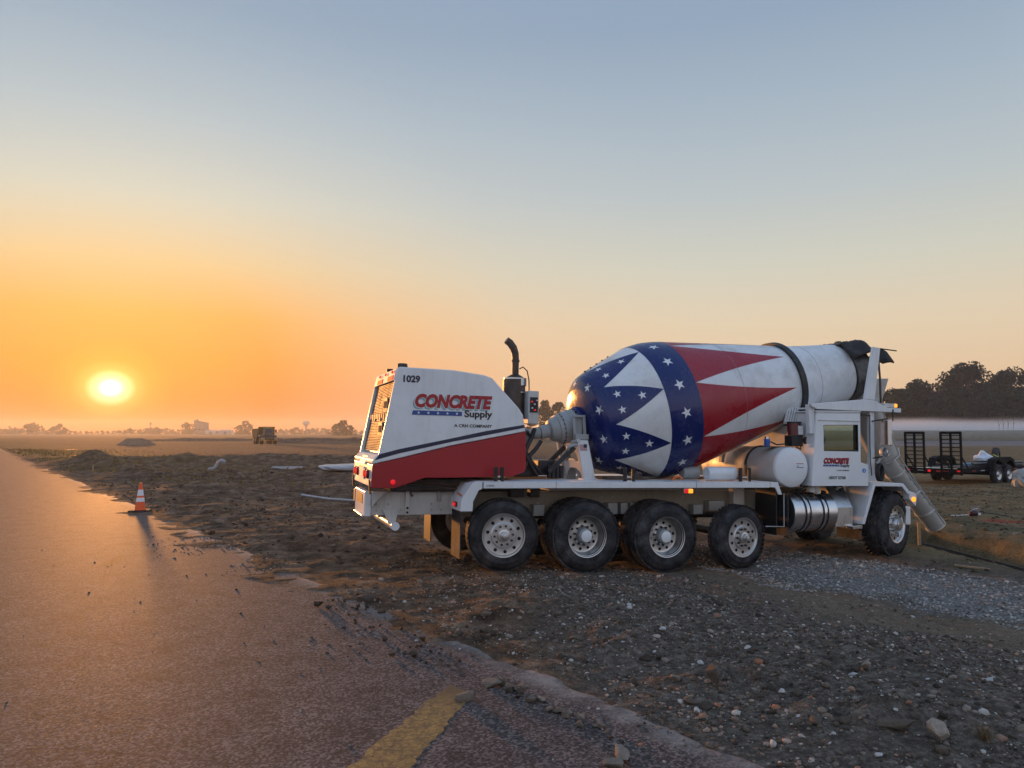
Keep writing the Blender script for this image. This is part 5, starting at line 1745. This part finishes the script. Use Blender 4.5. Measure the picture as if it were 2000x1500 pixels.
# ------------------------------------------------------------------ equipment trailer
tx0, ty0 = 16.67, 30.59
tz0 = min(gz(17.3, 30.2), gz(19.5, 31.5)) - .02
tr = empty('equipment_trailer', (tx0, ty0, tz0), (0, 0, R(34)))
tag(tr, 'black flatbed equipment trailer with two raised mesh loading ramps', 'trailer')
TB = plain('trailer_black_paint', (.006, .006, .007), .7, 0, .3, spec=.15)
MB().box(.0, 6.6, -1.02, -.92, .50, .66).box(.0, 6.6, .92, 1.02, .50, .66).box(.0, .10, -1.05, 1.05, .42, .64).build('frame', TB, tr, bevel=.01)
PL = plain('deck_plank_wood', (.14, .115, .085), .85, 0, .35, 8, .3)
pm_ = MB().box(.9, 6.55, -.105, .105, .60, .645).mesh('plank', PL)
for k in range(8):
    o = link('plank', pm_, tr)
    o.location = (0, -.79 + k * .2255, 0)
MB().prism([(.1, .64), (.9, .64), (.9, .60), (.1, .46)], -.91, .91).build('dovetail', ALU, tr)
for y in (-.71, .71):
    rp = MB()
    w2_, zt = .375, 2.08
    for yy in (y - w2_, y, y + w2_):
        rp.box(-.04, .03, yy - .035, yy + .035, .40, zt)
    for k in range(10):
        z = .52 + k * .158
        rp.box(-.035, .025, y - w2_, y + w2_, z - .018, z + .018)
    ro = rp.build('ramp', TB, tr)
    MB().box(-.05, .04, y - w2_ - .02, y + w2_ + .02, zt - .09, zt + .01).build('ramp_top_bar', TB, ro, bevel=.03)
    ms = MB()
    for k in range(44):
        z = .72 + k * (zt - .80) / 43
        ms.box(.026, .030, y - w2_, y + w2_, z - .0025, z + .0025)
    ms.build('ramp_mesh_wire', TB, ro)
    MB().beam((.02, y - w2_ + .02, 1.15), (.55, y - w2_ + .02, .66), .03, .05).beam((.02, y + w2_ - .02, 1.15), (.55, y + w2_ - .02, .66), .03, .05).build('ramp_brace', TB, ro)
for y, c_ in ((-.98, RED_LENS), (.15, RED_LENS), (.98, RED_LENS)):
    MB().box(-.03, -.001, y - .05, y + .05, .50, .58).build('tail_lamp', c_, tr)
MB().box(-.012, -.001, -.60, -.12, .505, .555).build('reflector_red', plain('red_reflector', (.5, .01, .01), .3), tr)
MB().box(-.012, -.001, .30, .62, .505, .555).build('reflector_white', WHITE_DIRTY, tr)
for s in (-1, 1):
    fm = MB().prism([(2.05, .62), (2.20, .98), (2.55, 1.06), (3.55, 1.06), (3.85, .95), (4.0, .62), (3.9, .62), (3.72, .88), (3.45, .95), (3.15, .80), (3.0, .74), (2.85, .80), (2.55, .95), (2.32, .90), (2.15, .62)],
                    min(s * 1.04, s * 1.30), max(s * 1.04, s * 1.30)).build('fender', TB, tr)
TW = MB().lathe([(.0, .22), (-.01, .30), (.02, .36), (.06, .375), (.17, .375), (.22, .34), (.22, .2)], (0, 0, 0), (0, 1, 0), 30, False, False).mesh('tyre', RUBBER, 35)
TRM = MB().lathe([(.01, .225), (.03, .20), (.05, .12), (.02, .09), (.0, .07), (.0, 0)], (0, 0, 0), (0, 1, 0), 24, False, False).mesh('rim', ALU_WHEEL, 35)
for s in (-1, 1):
    for x in (2.55, 3.45):
        w_ = empty('wheel', (x, s * 1.29, .375), (0, 0, 0 if s < 0 else math.pi), tr)
        link('tyre', TW, w_)
        link('rim', TRM, w_)
MB().cyl((2.55, -1, .375), (2.55, 1, .375), .05, 10).cyl((3.45, -1, .375), (3.45, 1, .375), .05, 10).build('axle', TB, tr)
MB().box(.6, 6.5, -1.04, -1.025, .48, .60).build('side_rail', TB, tr)
for x0, c_ in ((.9, RED), (1.6, WHITE_DIRTY), (4.4, RED), (5.2, RED)):
    MB().box(x0, x0 + .3, -1.046, -1.0405, .53, .56).build('reflector_tape', c_, tr)
TM = Matrix.Translation(Vector((tx0, ty0, tz0))) @ Matrix.Rotation(R(34), 4, 'Z')


def on_trailer(o, x, y, z, rz=0):
    o.matrix_world = TM @ Matrix.Translation(Vector((x, y, z))) @ Matrix.Rotation(rz, 4, 'Z')
    return o


# load on the trailer
def sack(name, sx, sy, sz, seed, mat, peaks=()):
    b = bmesh.new()
    bmesh.ops.create_icosphere(b, subdivisions=4, radius=1)
    P = np.array([v.co[:] for v in b.verts])
    q = np.sign(P) * np.abs(P) ** .7
    n1 = fbm(P[:, 0] * 2.2 + P[:, 2], P[:, 1] * 2.2 - P[:, 2], 4, seed)
    q = q * (1 + .28 * n1[:, None])
    for (px, py, ph, pr) in peaks:
        q[:, 2] += ph * np.exp(-((P[:, 0] - px) ** 2 + (P[:, 1] - py) ** 2) / pr) * (P[:, 2] > -.1)
    q[:, 2] = np.maximum(q[:, 2], -.8)
    q *= np.array((sx, sy, sz))
    for v, p in zip(b.verts, q):
        v.co = p
    me = bpy.data.meshes.new(name)
    b.to_mesh(me)
    b.free()
    me.materials.append(mat)
    return link(name, me)


BAGM = plain('white_woven_bag', (.66, .70, .76), .7, 0, .15, 5, .4, 18)
tag(on_trailer(sack('white_bag', .48, .32, .18, 4, BAGM, ((-.35, 0, 1.0, .10), (.3, .1, .5, .12))), 3.4, -.35, .95, .2), 'crumpled white bag piled on the trailer beside the spare wheel', 'bag')
tag(on_trailer(sack('blue_tarp_roll', .42, .13, .10, 8, plain('blue_tarp', (.10, .20, .28), .6)), 1.7, -.45, .73, .1), 'blue grey rolled tarp on the trailer deck behind the ramp', 'tarp')
sp = empty('spare_wheel')
on_trailer(sp, 4.55, -.30, .645, .25)
t1 = MB().lathe([(-.11, .21), (-.12, .34), (-.07, .385), (.07, .385), (.12, .34), (.11, .21)], (0, 0, .385), (0, 1, 0), 36, False, False).build('tyre', RUBBER, sp, smooth=35)
MB().lathe([(-.08, .215), (-.05, .19), (-.02, .10), (-.05, .06), (-.05, 0)], (0, 0, .385), (0, 1, 0), 28, False, False).build('rim', ALU_WHEEL, sp, smooth=35)
tag(sp, 'black spare wheel standing upright on the trailer', 'wheel')
fb = MB()
for (x0, x1, z0, z1) in ((-.6, .6, 0, .02), (-.6, .6, .22, .24)):
    fb.box(x0, x1, -.3, .3, z0, z1)
fb.box(-.6, .6, -.32, -.30, 0, .26)
tag(on_trailer(fb.build('metal_crate', DARK_STEEL, None), 2.75, -.42, .646, .05), 'low dark metal crate under the white bag on the trailer', 'crate')
for i, (y, z, r, cc) in enumerate(((-.72, .70, .055, (.06, .07, .08)), (-.60, .695, .05, (.25, .25, .24)), (-.78, .80, .05, (.05, .055, .06)))):
    o = MB().cyl((-2.2, 0, 0), (2.3, 0, 0), r, 12).build('pipe', plain('trailer_pipe_%d' % i, cc, .4), None, smooth=40)
    tag(on_trailer(o, 3.6, y, z, .01 * i), ['dark pipe lying along the near edge of the trailer deck', 'pale pipe lying on the trailer deck, inside the dark pipe', 'dark pipe lying on top of the other pipes on the trailer'][i], 'pipe', 'pipes on the trailer')
YST = plain('yellow_strap', (.50, .55, .05), .7)
for i, pts in enumerate(([(1.6, -.7, .67), (2.0, -.5, .74), (2.3, -.6, .70), (2.6, -.75, .68)], [(3.9, -.5, 1.12), (4.2, -.62, .98), (4.4, -.7, .80), (4.6, -.75, .70)])):
    o = MB().tube(pts, .022, 6).build('ratchet_strap', YST, None, smooth=60)
    tag(on_trailer(o, 0, 0, 0), ['yellow strap lying loose on the trailer deck near the ramp', 'yellow strap hanging in front of the spare wheel'][i], 'strap', 'yellow straps on the trailer')
# folded tarp on the ground at the frame edge
tx, ty = 19.2, 28.9
TARP = plain('pale_tarp', (.30, .31, .31), .6, 0, .45, 4, .6, 14)
o = sack('folded_tarp', .62, .42, .36, 33, TARP, ((-.5, 0, .5, .1), (.1, .3, .3, .06), (.4, -.2, .35, .08)))
o.location = (tx + .1, ty, gz(tx, ty) + .26)
o.rotation_euler = (0, R(-12), R(20))
tag(o, 'pale grey folded tarp lying on the ground before the trailer wheels', 'tarp')

# ------------------------------------------------------------------ right: vibrator, stake, planks, reinforcing mat
vx, vy = 11.31, 19.0
vib = empty('concrete_vibrator', (vx, vy, gz(vx, vy) + .02), (0, 0, R(8)))
vib.scale = (.62, .62, .62)
tag(vib, 'dark red engine-driven concrete vibrator with long hose lying on the soil', 'concrete vibrator')
MB().lathe([(-.20, .05), (-.14, .12), (.06, .135), (.16, .10), (.20, .05)], (0, 0, .16), (1, 0, 0), 20).build('motor', plain('dark_red_casing', (.05, .008, .016), .35), vib, smooth=40)
MB().tube([(-.16, .1, .05), (-.16, -.1, .30), (.02, -.18, .36), (.18, -.1, .28), (.2, .1, .05)], .014, 8).build('carry_frame', ALU, vib, smooth=50)
MB().box(.08, .18, -.17, -.10, .10, .18).build('fuel_cap', TEXT_WHITE, vib)
MB().tube([(.18, 0, .24), (.5, -.02, .17), (.9, -.04, .12), (1.2, -.06, .06), (1.45, -.08, .03)], .022, 8).build('hose', HOSE, vib, smooth=50)
MB().tube([(-.2, 0, .10), (-.6, .02, .08), (-1.0, .04, .07), (-1.7, .05, .05)], .018, 8).build('drive_shaft', ALU, vib, smooth=50)


def plank_thing(name, p, q, w, h, label, cat, mat=WOOD, lift=.02):
    a = Vector((p[0], p[1], gz(*p) + lift))
    b = Vector((q[0], q[1], gz(*q) + lift))
    o = MB().beam(a, b, w, h).build(name, mat, None)
    return tag(o, label, cat)


sx, sy = 7.66, 14.62
o = MB().prism([(-.025, -.15), (.025, -.15), (.025, .42), (-.025, .42)], -.018, .018).build('grade_stake', WOOD, None)
o.location = (sx, sy, gz(sx, sy))
tag(o, 'short wooden stake standing beside the front truck wheel', 'stake')
plank_thing('wood_strip', (7.06, 12.42), (7.42, 12.10), .05, .025, 'pale wooden strip lying on the clay beyond the gravel', 'wood strip')
plank_thing('wood_strip', (9.8, 16.4), (11.2, 16.0), .04, .03, 'thin weathered lath lying past the reinforcing mat', 'wood strip', plain('weathered_lath', (.22, .17, .11), .85))
mat_ = empty('reinforcing_mat', (8.45, 12.9, gz(8.45, 12.9) + .06), (0, 0, R(5.7)))
tag(mat_, 'dark steel reinforcing bar mat lying in the dug-out strip', 'rebar mat')
RB = plain('rebar_steel', (.10, .085, .08), .5, .5)
lb_ = MB().cyl((0, -3.6, 0), (0, 3.6, 0), .009, 6).mesh('long_bar', RB)
sb_ = MB().cyl((-.42, 0, .018), (.42, 0, .018), .009, 6).mesh('cross_bar', RB)
for k in range(5):
    o = link('long_bar', lb_, mat_)
    o.location = (-.36 + .18 * k, 0, 0)
for k in range(16):
    o = link('cross_bar', sb_, mat_)
    o.location = (0, -3.5 + .46 * k, 0)
fo_ = MB().beam((8.98, 9.6, gz(8.80, 9.6) + .10), (8.52, 16.2, gz(8.45, 16.2) + .10), .03, .10).build('form_board', plain('wet_form_board', (.05, .045, .04), .7), None)
tag(fo_, 'dark form board standing along the far side of the reinforcing mat', 'board')

# ------------------------------------------------------------------ left: pipes, slab, stakes, puddles
PVC = plain('white_plastic_pipe', (.42, .43, .46), .4, 0, .08)
o = MB().tube([(-6.72, 24.7, gz(-6.72, 24.7) + .08), (-5.7, 24.3, gz(-5.7, 24.3) + .08), (-4.5, 23.85, gz(-4.5, 23.85) + .06)], .030, 10).build('white_pipe', PVC, None, smooth=50)
tag(o, 'thin straight white pipe lying on the soil behind the truck', 'pipe')
ex_, ey_ = -16.46, 43.2
z0 = gz(ex_, ey_)
o = MB().tube([(ex_ - .5, ey_, z0 + .05), (ex_ - .2, ey_, z0 + .10), (ex_ - .03, ey_, z0 + .28), (ex_ + .05, ey_, z0 + .45), (ex_ + .22, ey_, z0 + .55), (ex_ + .42, ey_, z0 + .45)], [.10, .10, .11, .11, .11, .10], 12).build('bent_pipe', plain('grey_white_pipe', (.36, .34, .35), .6), None, smooth=50)
tag(o, 'bent pale drain pipe curling up out of the soil', 'pipe')
o = MB().box(-.75, .75, -.5, .5, -.1, .10).build('concrete_slab', plain('grey_concrete', (.30, .28, .29), .9, 0, .2, 6, .3), None, bevel=.03)
o.location = (-11.2, 38.3, gz(-11.2, 38.3) + .22)
o.rotation_euler = (R(6), 0, .1)
tag(o, 'flat grey concrete slab lying on the dark soil', 'slab')
o = sack('plastic_sheet', 2.1, 1.1, .16, 14, plain('pale_plastic_sheet', (.40, .40, .41), .35, 0, .1))
o.location = (-6.9, 36.0, gz(-6.9, 36.0) + .10)
o.rotation_euler = (0, 0, .15)
tag(o, 'low pale plastic sheeting heap beside the rear of the truck', 'plastic sheet')
for i, (x, y, h_) in enumerate(((-20.5, 37.8, .38), (-31.0, 50.5, .4))):
    o = MB().box(-.03, .03, -.02, .02, -.1, h_).build('survey_stake', WOOD, None)
    o.location = (x, y, gz(x, y))
    tag(o, ['small survey stake beside the pavement, up-road of the cone', 'small survey stake farther up the road verge'][i], 'stake', 'survey stakes')
wm_ = Mat('puddle_water', .04, 0, .6)
wm_.col(wm_.ramp(wm_.noise(2, 3), [(.3, (.02, .017, .014, 1)), (.7, (.03, .026, .02, 1))]))
wm_.bump(wm_.noise(6, 3), .03, .01)
for i, (x, y, rx, ry) in enumerate(((-25.0, 57.0, 2.6, 1.5), (-40.5, 73.0, 1.2, 1.6), (-56, 100, 2.5, 3.0))):
    pts = []
    for k in range(28):
        a = full * k / 28
        q_ = 1 + .28 * math.sin(3 * a + i) + .15 * math.sin(5 * a + 2 * i)
        pts.append((x + math.cos(a) * rx * q_, y + math.sin(a) * ry * q_))
    zz = max(gz(*p) for p in pts) + .005 - .05
    MBp = MB().add([(p[0], p[1], zz) for p in pts], [tuple(range(28))])
    o = MBp.build('puddle', wm_.m, None)
    tag(o, kind='structure')

# mound of gravel out in the field
mg = MB()
v, f = [], []
for j in range(9):
    t = j / 8
    for k in range(36):
        a = full * k / 36
        rx, ry = 3.3 - 2.0 * t, 2.4 - 1.5 * t
        n_ = 1 + .12 * math.sin(3 * a + 2 * t) + random.uniform(-.03, .03)
        v.append((math.cos(a) * rx * n_, math.sin(a) * ry * n_, 1.15 * t ** .9 + random.uniform(-.02, .02) - .05))
f = [(j * 36 + k, j * 36 + (k + 1) % 36, (j + 1) * 36 + (k + 1) % 36, (j + 1) * 36 + k) for j in range(8) for k in range(36)]
f.append(tuple(8 * 36 + k for k in range(36)))
o = mg.add(v, f).build('gravel_mound', plain('mound_soil', (.22, .14, .085), .95, 0, .3, 3, .5, 20), None, smooth=50)
o.location = (-64.3, 131.5, gz(-64.3, 131.5))
tag(o, 'flat-topped gravel mound out in the hazy field below the sun', 'mound')

# ------------------------------------------------------------------ trees
def leaf_mat(name, a, b, tr=.25):
    m = Mat(name, .75, 0, .2)
    m.col(m.ramp(m.noise(.35, 5, .7), [(.3, a), (.7, b)]))
    m.b.inputs['Specular IOR Level'].default_value = .05
    t = m.n('ShaderNodeBsdfTranslucent')
    t.inputs[0].default_value = tuple(u * 1.3 for u in b[:3]) + (1,)
    mx = m.n('ShaderNodeMixShader')
    mx.inputs[0].default_value = tr
    m.t.links.new(m.b.outputs[0], mx.inputs[1])
    m.t.links.new(t.outputs[0], mx.inputs[2])
    m.t.links.new(mx.outputs[0], m.t.nodes['Material Output'].inputs[0])
    return m.m


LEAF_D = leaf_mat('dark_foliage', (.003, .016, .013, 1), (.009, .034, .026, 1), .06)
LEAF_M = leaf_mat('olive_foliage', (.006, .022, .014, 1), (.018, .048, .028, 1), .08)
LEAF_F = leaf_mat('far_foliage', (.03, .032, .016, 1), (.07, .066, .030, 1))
BARK = plain('bark', (.05, .04, .03), .9, 0, .3, 5, .4)


def tree_meshes(seed, H_, W_, nleaf, size, lobes, mat, low=.22):
    rg = np.random.default_rng(seed)
    cen, rad = [], []
    for k in range(lobes):
        a = rg.uniform(0, 6.28)
        hh = rg.uniform(low, .92)
        wr = W_ * .5 * (1 - ((hh - .45) / .62) ** 2) * rg.uniform(.25, .95)
        cen.append((math.cos(a) * wr, math.sin(a) * wr, hh * H_))
        rad.append(rg.uniform(.11, .22) * W_)
    cen.append((0, 0, H_ * .88))
    rad.append(W_ * .16)
    cen, rad = np.array(cen), np.array(rad)
    k = rg.integers(0, len(cen), nleaf)
    d = rg.normal(size=(nleaf, 3))
    d /= np.linalg.norm(d, axis=1)[:, None]
    p = cen[k] + d * (rad[k] * rg.uniform(.35, 1.0, nleaf) ** .6)[:, None] * np.array((1, 1, .8))
    p[:, 2] = np.maximum(p[:, 2], H_ * low * .5)
    u = rg.normal(size=(nleaf, 3))
    u /= np.linalg.norm(u, axis=1)[:, None]
    w = np.cross(u, rg.normal(size=(nleaf, 3)))
    w /= np.linalg.norm(w, axis=1)[:, None]
    s = (size * rg.uniform(.5, 1.3, nleaf))[:, None]
    V = np.stack([p - u * s, p + w * s * .7, p + u * s, p - w * s * .7], 1).reshape(-1, 3)
    me = bpy.data.meshes.new('crown')
    me.vertices.add(len(V))
    me.vertices.foreach_set('co', V.astype(np.float32).ravel())
    me.loops.add(len(V))
    me.loops.foreach_set('vertex_index', np.arange(len(V), dtype=np.int32))
    me.polygons.add(nleaf)
    me.polygons.foreach_set('loop_start', np.arange(0, len(V), 4, dtype=np.int32))
    me.update(calc_edges=True)
    me.materials.append(mat)
    tb = MB()
    r0 = .022 * H_
    top = Vector((rg.normal() * .03 * H_, rg.normal() * .03 * H_, .72 * H_))
    tb.tube([(0, 0, -.3), (0, 0, .15 * H_), top * .6, top], [r0 * 1.3, r0, r0 * .7, r0 * .25], 8)
    for c in cen[: min(9, len(cen))]:
        st = top * rg.uniform(.3, .75)
        tb.tube([st, (st + Vector(c)) * .5 + Vector((0, 0, -.03 * H_)), Vector(c)], [r0 * .45, r0 * .3, r0 * .08], 5)
    return me, tb.mesh('trunk', BARK, 50)


def plant_tree(meshes, x, y, label, group, scale=1.0, rz=0.0, z=None):
    t = empty('tree', (x, y, (gz(x, y) if z is None else z)), (0, 0, rz))
    t.scale = (scale, scale, scale)
    link('trunk', meshes[1], t)
    link('crown', meshes[0], t)
    tag(t, label, 'tree', group)
    return t


G_R = 'wood edge behind the fog on the right'
spec = [  # px position at 215 m, height, width, leaves, lobes, material, label
    (104.0, 205, 11.5, 11, 6300, 16, LEAF_M, 'round olive tree just behind the truck hopper, lowest of the wood edge'),
    (111.5, 212, 14.0, 13, 7200, 18, LEAF_D, 'broad dark tree with a rounded top beside the truck hopper'),
    (119.0, 207, 9.0, 10, 5400, 14, LEAF_M, 'low tree in the dip of the wood edge'),
    (124.0, 216, 12.0, 12, 6300, 16, LEAF_D, 'mid-height tree at the foot of the tallest crown'),
    (128.5, 219, 20.0, 15, 8400, 20, LEAF_D, 'tallest tree of the wood edge with an airy open crown'),
    (134.0, 210, 12.5, 13, 6300, 16, LEAF_M, 'olive tree in front of the two tall crowns'),
    (140.5, 219, 17.5, 15, 8100, 20, LEAF_D, 'tall dark tree second from the frame edge'),
    (147.0, 216, 17.5, 13, 7200, 18, LEAF_D, 'dark tree cut by the frame edge'),
    (144.0, 206, 10.0, 12, 5700, 14, LEAF_M, 'low olive tree in front of the dark trees at the frame edge'),
    (116.0, 222, 11.5, 12, 5700, 14, LEAF_D, 'dark tree set back behind the dip of the wood edge'),
    (154.0, 210, 14.0, 13, 5700, 16, LEAF_M, 'tree at the very end of the wood edge, mostly out of frame'),
]
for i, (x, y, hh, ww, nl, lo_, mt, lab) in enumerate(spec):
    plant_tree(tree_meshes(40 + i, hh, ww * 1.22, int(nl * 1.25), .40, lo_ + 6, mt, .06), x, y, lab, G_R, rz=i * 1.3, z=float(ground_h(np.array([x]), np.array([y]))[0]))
# dense brush closing the wood edge near the ground
bxs = MB()
v = []
for k in range(22000):
    x = random.uniform(100, 178)
    y = random.uniform(206, 228)
    z = 1.5 + (random.random() ** 1.3) * (9.0 + 1.6 * math.sin(x * .45) + 1.2 * math.sin(x * 1.1 + 2))
    c_ = Vector((x, y, z))
    u = Vector((random.gauss(0, 1), random.gauss(0, 1), random.gauss(0, 1))).normalized() * random.uniform(.3, .7)
    w_ = u.orthogonal().normalized() * .4
    bxs.add([c_ - u, c_ + w_, c_ + u, c_ - w_], [(0, 1, 2, 3)])
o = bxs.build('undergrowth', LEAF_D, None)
tag(o, 'dense dark undergrowth along the foot of the wood edge', 'undergrowth', kind='stuff')
# mid-distance trees behind the exhaust stack
for i, (x, y, hh, ww, lab) in enumerate(((14.2, 330, 16.5, 12, 'airy tree glimpsed between the exhaust stack and the drum'), (20.5, 336, 16.0, 11, 'darker tree tucked against the drum head'), (9.0, 345, 7.0, 8, 'low shrub-like tree beside the control box'))):
    plant_tree(tree_meshes(70 + i, hh, ww, 3400, .42, 15, LEAF_M, .12), x, y, lab, 'trees seen behind the drum drive', rz=i)
# far tree line on the left
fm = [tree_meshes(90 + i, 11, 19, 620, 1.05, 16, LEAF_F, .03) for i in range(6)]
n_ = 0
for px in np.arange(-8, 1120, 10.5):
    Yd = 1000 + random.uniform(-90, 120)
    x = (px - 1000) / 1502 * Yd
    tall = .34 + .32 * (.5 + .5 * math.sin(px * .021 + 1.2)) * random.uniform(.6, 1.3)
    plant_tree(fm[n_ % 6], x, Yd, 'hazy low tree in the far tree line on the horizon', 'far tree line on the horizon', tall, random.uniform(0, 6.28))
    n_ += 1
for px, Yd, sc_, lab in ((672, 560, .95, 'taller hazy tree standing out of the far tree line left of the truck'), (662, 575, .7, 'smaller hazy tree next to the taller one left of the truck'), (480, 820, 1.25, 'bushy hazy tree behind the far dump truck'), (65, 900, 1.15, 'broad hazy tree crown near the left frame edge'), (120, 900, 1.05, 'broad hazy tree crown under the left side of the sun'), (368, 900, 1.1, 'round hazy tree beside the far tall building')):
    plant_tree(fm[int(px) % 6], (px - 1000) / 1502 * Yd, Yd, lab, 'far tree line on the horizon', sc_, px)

# ------------------------------------------------------------------ far buildings, towers
FARM = plain('far_wall', (.20, .17, .15), .8, 0, .15)
FARW = plain('far_white_wall', (.42, .39, .36), .7, 0, .1)


def far_xy(px, Yd):
    return (px - 1000) / 1502 * Yd, Yd


x, y = far_xy(394, 930)
b = empty('industrial_building', (x, y, -.3))
tag(b, 'tall slab-like industrial building with sloping roof on the hazy horizon', 'building')
MB().prism([(-7, 0), (7.2, 0), (7.2, 13.8), (-7, 16.6)], -5, 5).build('wall', FARM, b)
MB().prism([(-7.3, 16.6), (7.5, 13.75), (7.5, 14.3), (-7.3, 17.2)], -5.4, 5.4).build('roof', plain('far_roof', (.12, .10, .09), .8), b)
MB().box(-6, -4.2, -1, 1, 16.4, 18.6).build('roof_vent', FARM, b)
for k in range(3):
    MB().box(-5 + k * 4, -3 + k * 4, -5.06, -5.005, 5, 7).build('window', plain('far_window_%d' % k, (.05, .05, .05), .2), b)
for px, w_, h_, lab in ((415, 9, 3.6, 'low white building beside the tall industrial building'), (443, 10, 4.2, 'long low white shed between the tall building and the dump truck')):
    x, y = far_xy(px, 900)
    b = empty('white_shed', (x, y, -.3))
    tag(b, lab, 'building')
    MB().box(-w_ * .7, w_ * .7, -4, 4, 0, h_).build('wall', FARW, b)
    MB().prism([(-4.4, h_ + .01), (4.4, h_ + .01), (0, h_ + 1.6)], -w_ * .72, w_ * .72, 'x').build('roof', FARW, b)
    MB().box(-1.5, 1.5, -4.05, -4.002, 0, h_ * .8).build('door', plain('far_door', (.15, .14, .13), .6), b)
x, y = far_xy(598.5, 1080)
w = empty('water_tower', (x, y, -.3))
tag(w, 'pale water tower rising above the far tree line', 'water tower')
MB().lathe([(0, 2.6), (1.5, 1.7), (11, 1.6), (12.5, 2.6)], (0, 0, 0), (0, 0, 1), 20).build('shaft', FARW, w, smooth=40)
MB().lathe([(12.4, 2.4), (13.6, 4.2), (14.6, 4.9), (17.2, 4.9), (18.0, 4.3), (18.7, 2.5), (19.0, .3)], (0, 0, 0), (0, 0, 1), 28).build('tank', FARW, w, smooth=50)
for px, Yd, h_, lab in ((295, 1000, 15.5, 'red and white banded mast under the right side of the sun'), (20, 1000, 11, 'dark mast near the left frame edge')):
    x, y = far_xy(px, Yd)
    t = empty('radio_mast', (x, y, -.3))
    tag(t, lab, 'mast')
    for k in range(5):
        MB().box(-.8, .8, -.8, .8, h_ * k / 5, h_ * (k + 1) / 5).build('mast_section', RED if k % 2 == 0 else FARW, t)
# dry stalks on the embankment
for i, px in enumerate((1950, 1958, 1967, 1977)):
    x = (px - 1000) / 1502 * 167
    o = MB().tube([(0, 0, -.2), (.05 * (i - 1), 0, 1.2), (.2 * (i - 1.5), 0, 2.6)], .05, 5).tube([(0, 0, .9), (.3, 0, 1.6)], .04, 5).build('dead_stalk', BARK, None)
    o.location = (x, 167, gz(x, 167))
    tag(o, 'thin dead stalk standing against the fog bank', 'stalk', 'dead stalks on the embankment')
# ------------------------------------------------------------------ haze and the ground fog before the wood
m = bpy.data.materials.new('haze_air')
m.use_nodes = True
m.node_tree.nodes.clear()
vo = m.node_tree.nodes.new('ShaderNodeVolumePrincipled')
vo.inputs['Color'].default_value = (.84, .91, 1.0, 1)
vo.inputs['Density'].default_value = 0.00036
vo.inputs['Anisotropy'].default_value = 0.5
mo = m.node_tree.nodes.new('ShaderNodeOutputMaterial')
m.node_tree.links.new(vo.outputs[0], mo.inputs['Volume'])
hz = MB().box(-1500, 1500, -40, 1600, -1.6, 26).build('haze', m, None)
tag(hz, kind='stuff')
m = bpy.data.materials.new('fog_bank_air')
m.use_nodes = True
m.node_tree.nodes.clear()
vo = m.node_tree.nodes.new('ShaderNodeVolumePrincipled')
vo.inputs['Color'].default_value = (.97, .97, .97, 1)
vo.inputs['Anisotropy'].default_value = 0.0
nt_ = m.node_tree
tcn = nt_.nodes.new('ShaderNodeTexCoord')
sp_ = nt_.nodes.new('ShaderNodeSeparateXYZ')
nt_.links.new(tcn.outputs['Object'], sp_.inputs[0])
nz = nt_.nodes.new('ShaderNodeTexNoise')
nz.inputs['Scale'].default_value = .035
nz.inputs['Detail'].default_value = 3
nt_.links.new(tcn.outputs['Object'], nz.inputs['Vector'])
zz_ = nt_.nodes.new('ShaderNodeMath')
zz_.operation = 'MULTIPLY_ADD'
nt_.links.new(nz.outputs[0], zz_.inputs[0])
zz_.inputs[1].default_value = -2.6
nt_.links.new(sp_.outputs[2], zz_.inputs[2])
mr = nt_.nodes.new('ShaderNodeMapRange')
mr.interpolation_type = 'SMOOTHSTEP'
nt_.links.new(zz_.outputs[0], mr.inputs[0])
mr.inputs[1].default_value = .4
mr.inputs[2].default_value = 4.4
mr.inputs[3].default_value = .16
mr.inputs[4].default_value = 0.0
nt_.links.new(mr.outputs[0], vo.inputs['Density'])
mo = nt_.nodes.new('ShaderNodeOutputMaterial')
nt_.links.new(vo.outputs[0], mo.inputs['Volume'])
yr = nt_.nodes.new('ShaderNodeMapRange')
yr.interpolation_type = 'SMOOTHSTEP'
nt_.links.new(sp_.outputs[1], yr.inputs[0])
yr.inputs[1].default_value = 150.0
yr.inputs[2].default_value = 184.0
ym = nt_.nodes.new('ShaderNodeMath')
ym.operation = 'MULTIPLY'
nt_.links.new(mr.outputs[0], ym.inputs[0])
nt_.links.new(yr.outputs[0], ym.inputs[1])
nt_.links.new(ym.outputs[0], vo.inputs['Density'])
o = MB().box(45, 260, 149, 203, -.8, 8.5).build('fog_bank', m, None)
tag(o, 'low white ground fog bank lying in front of the wood edge', 'fog', kind='stuff')
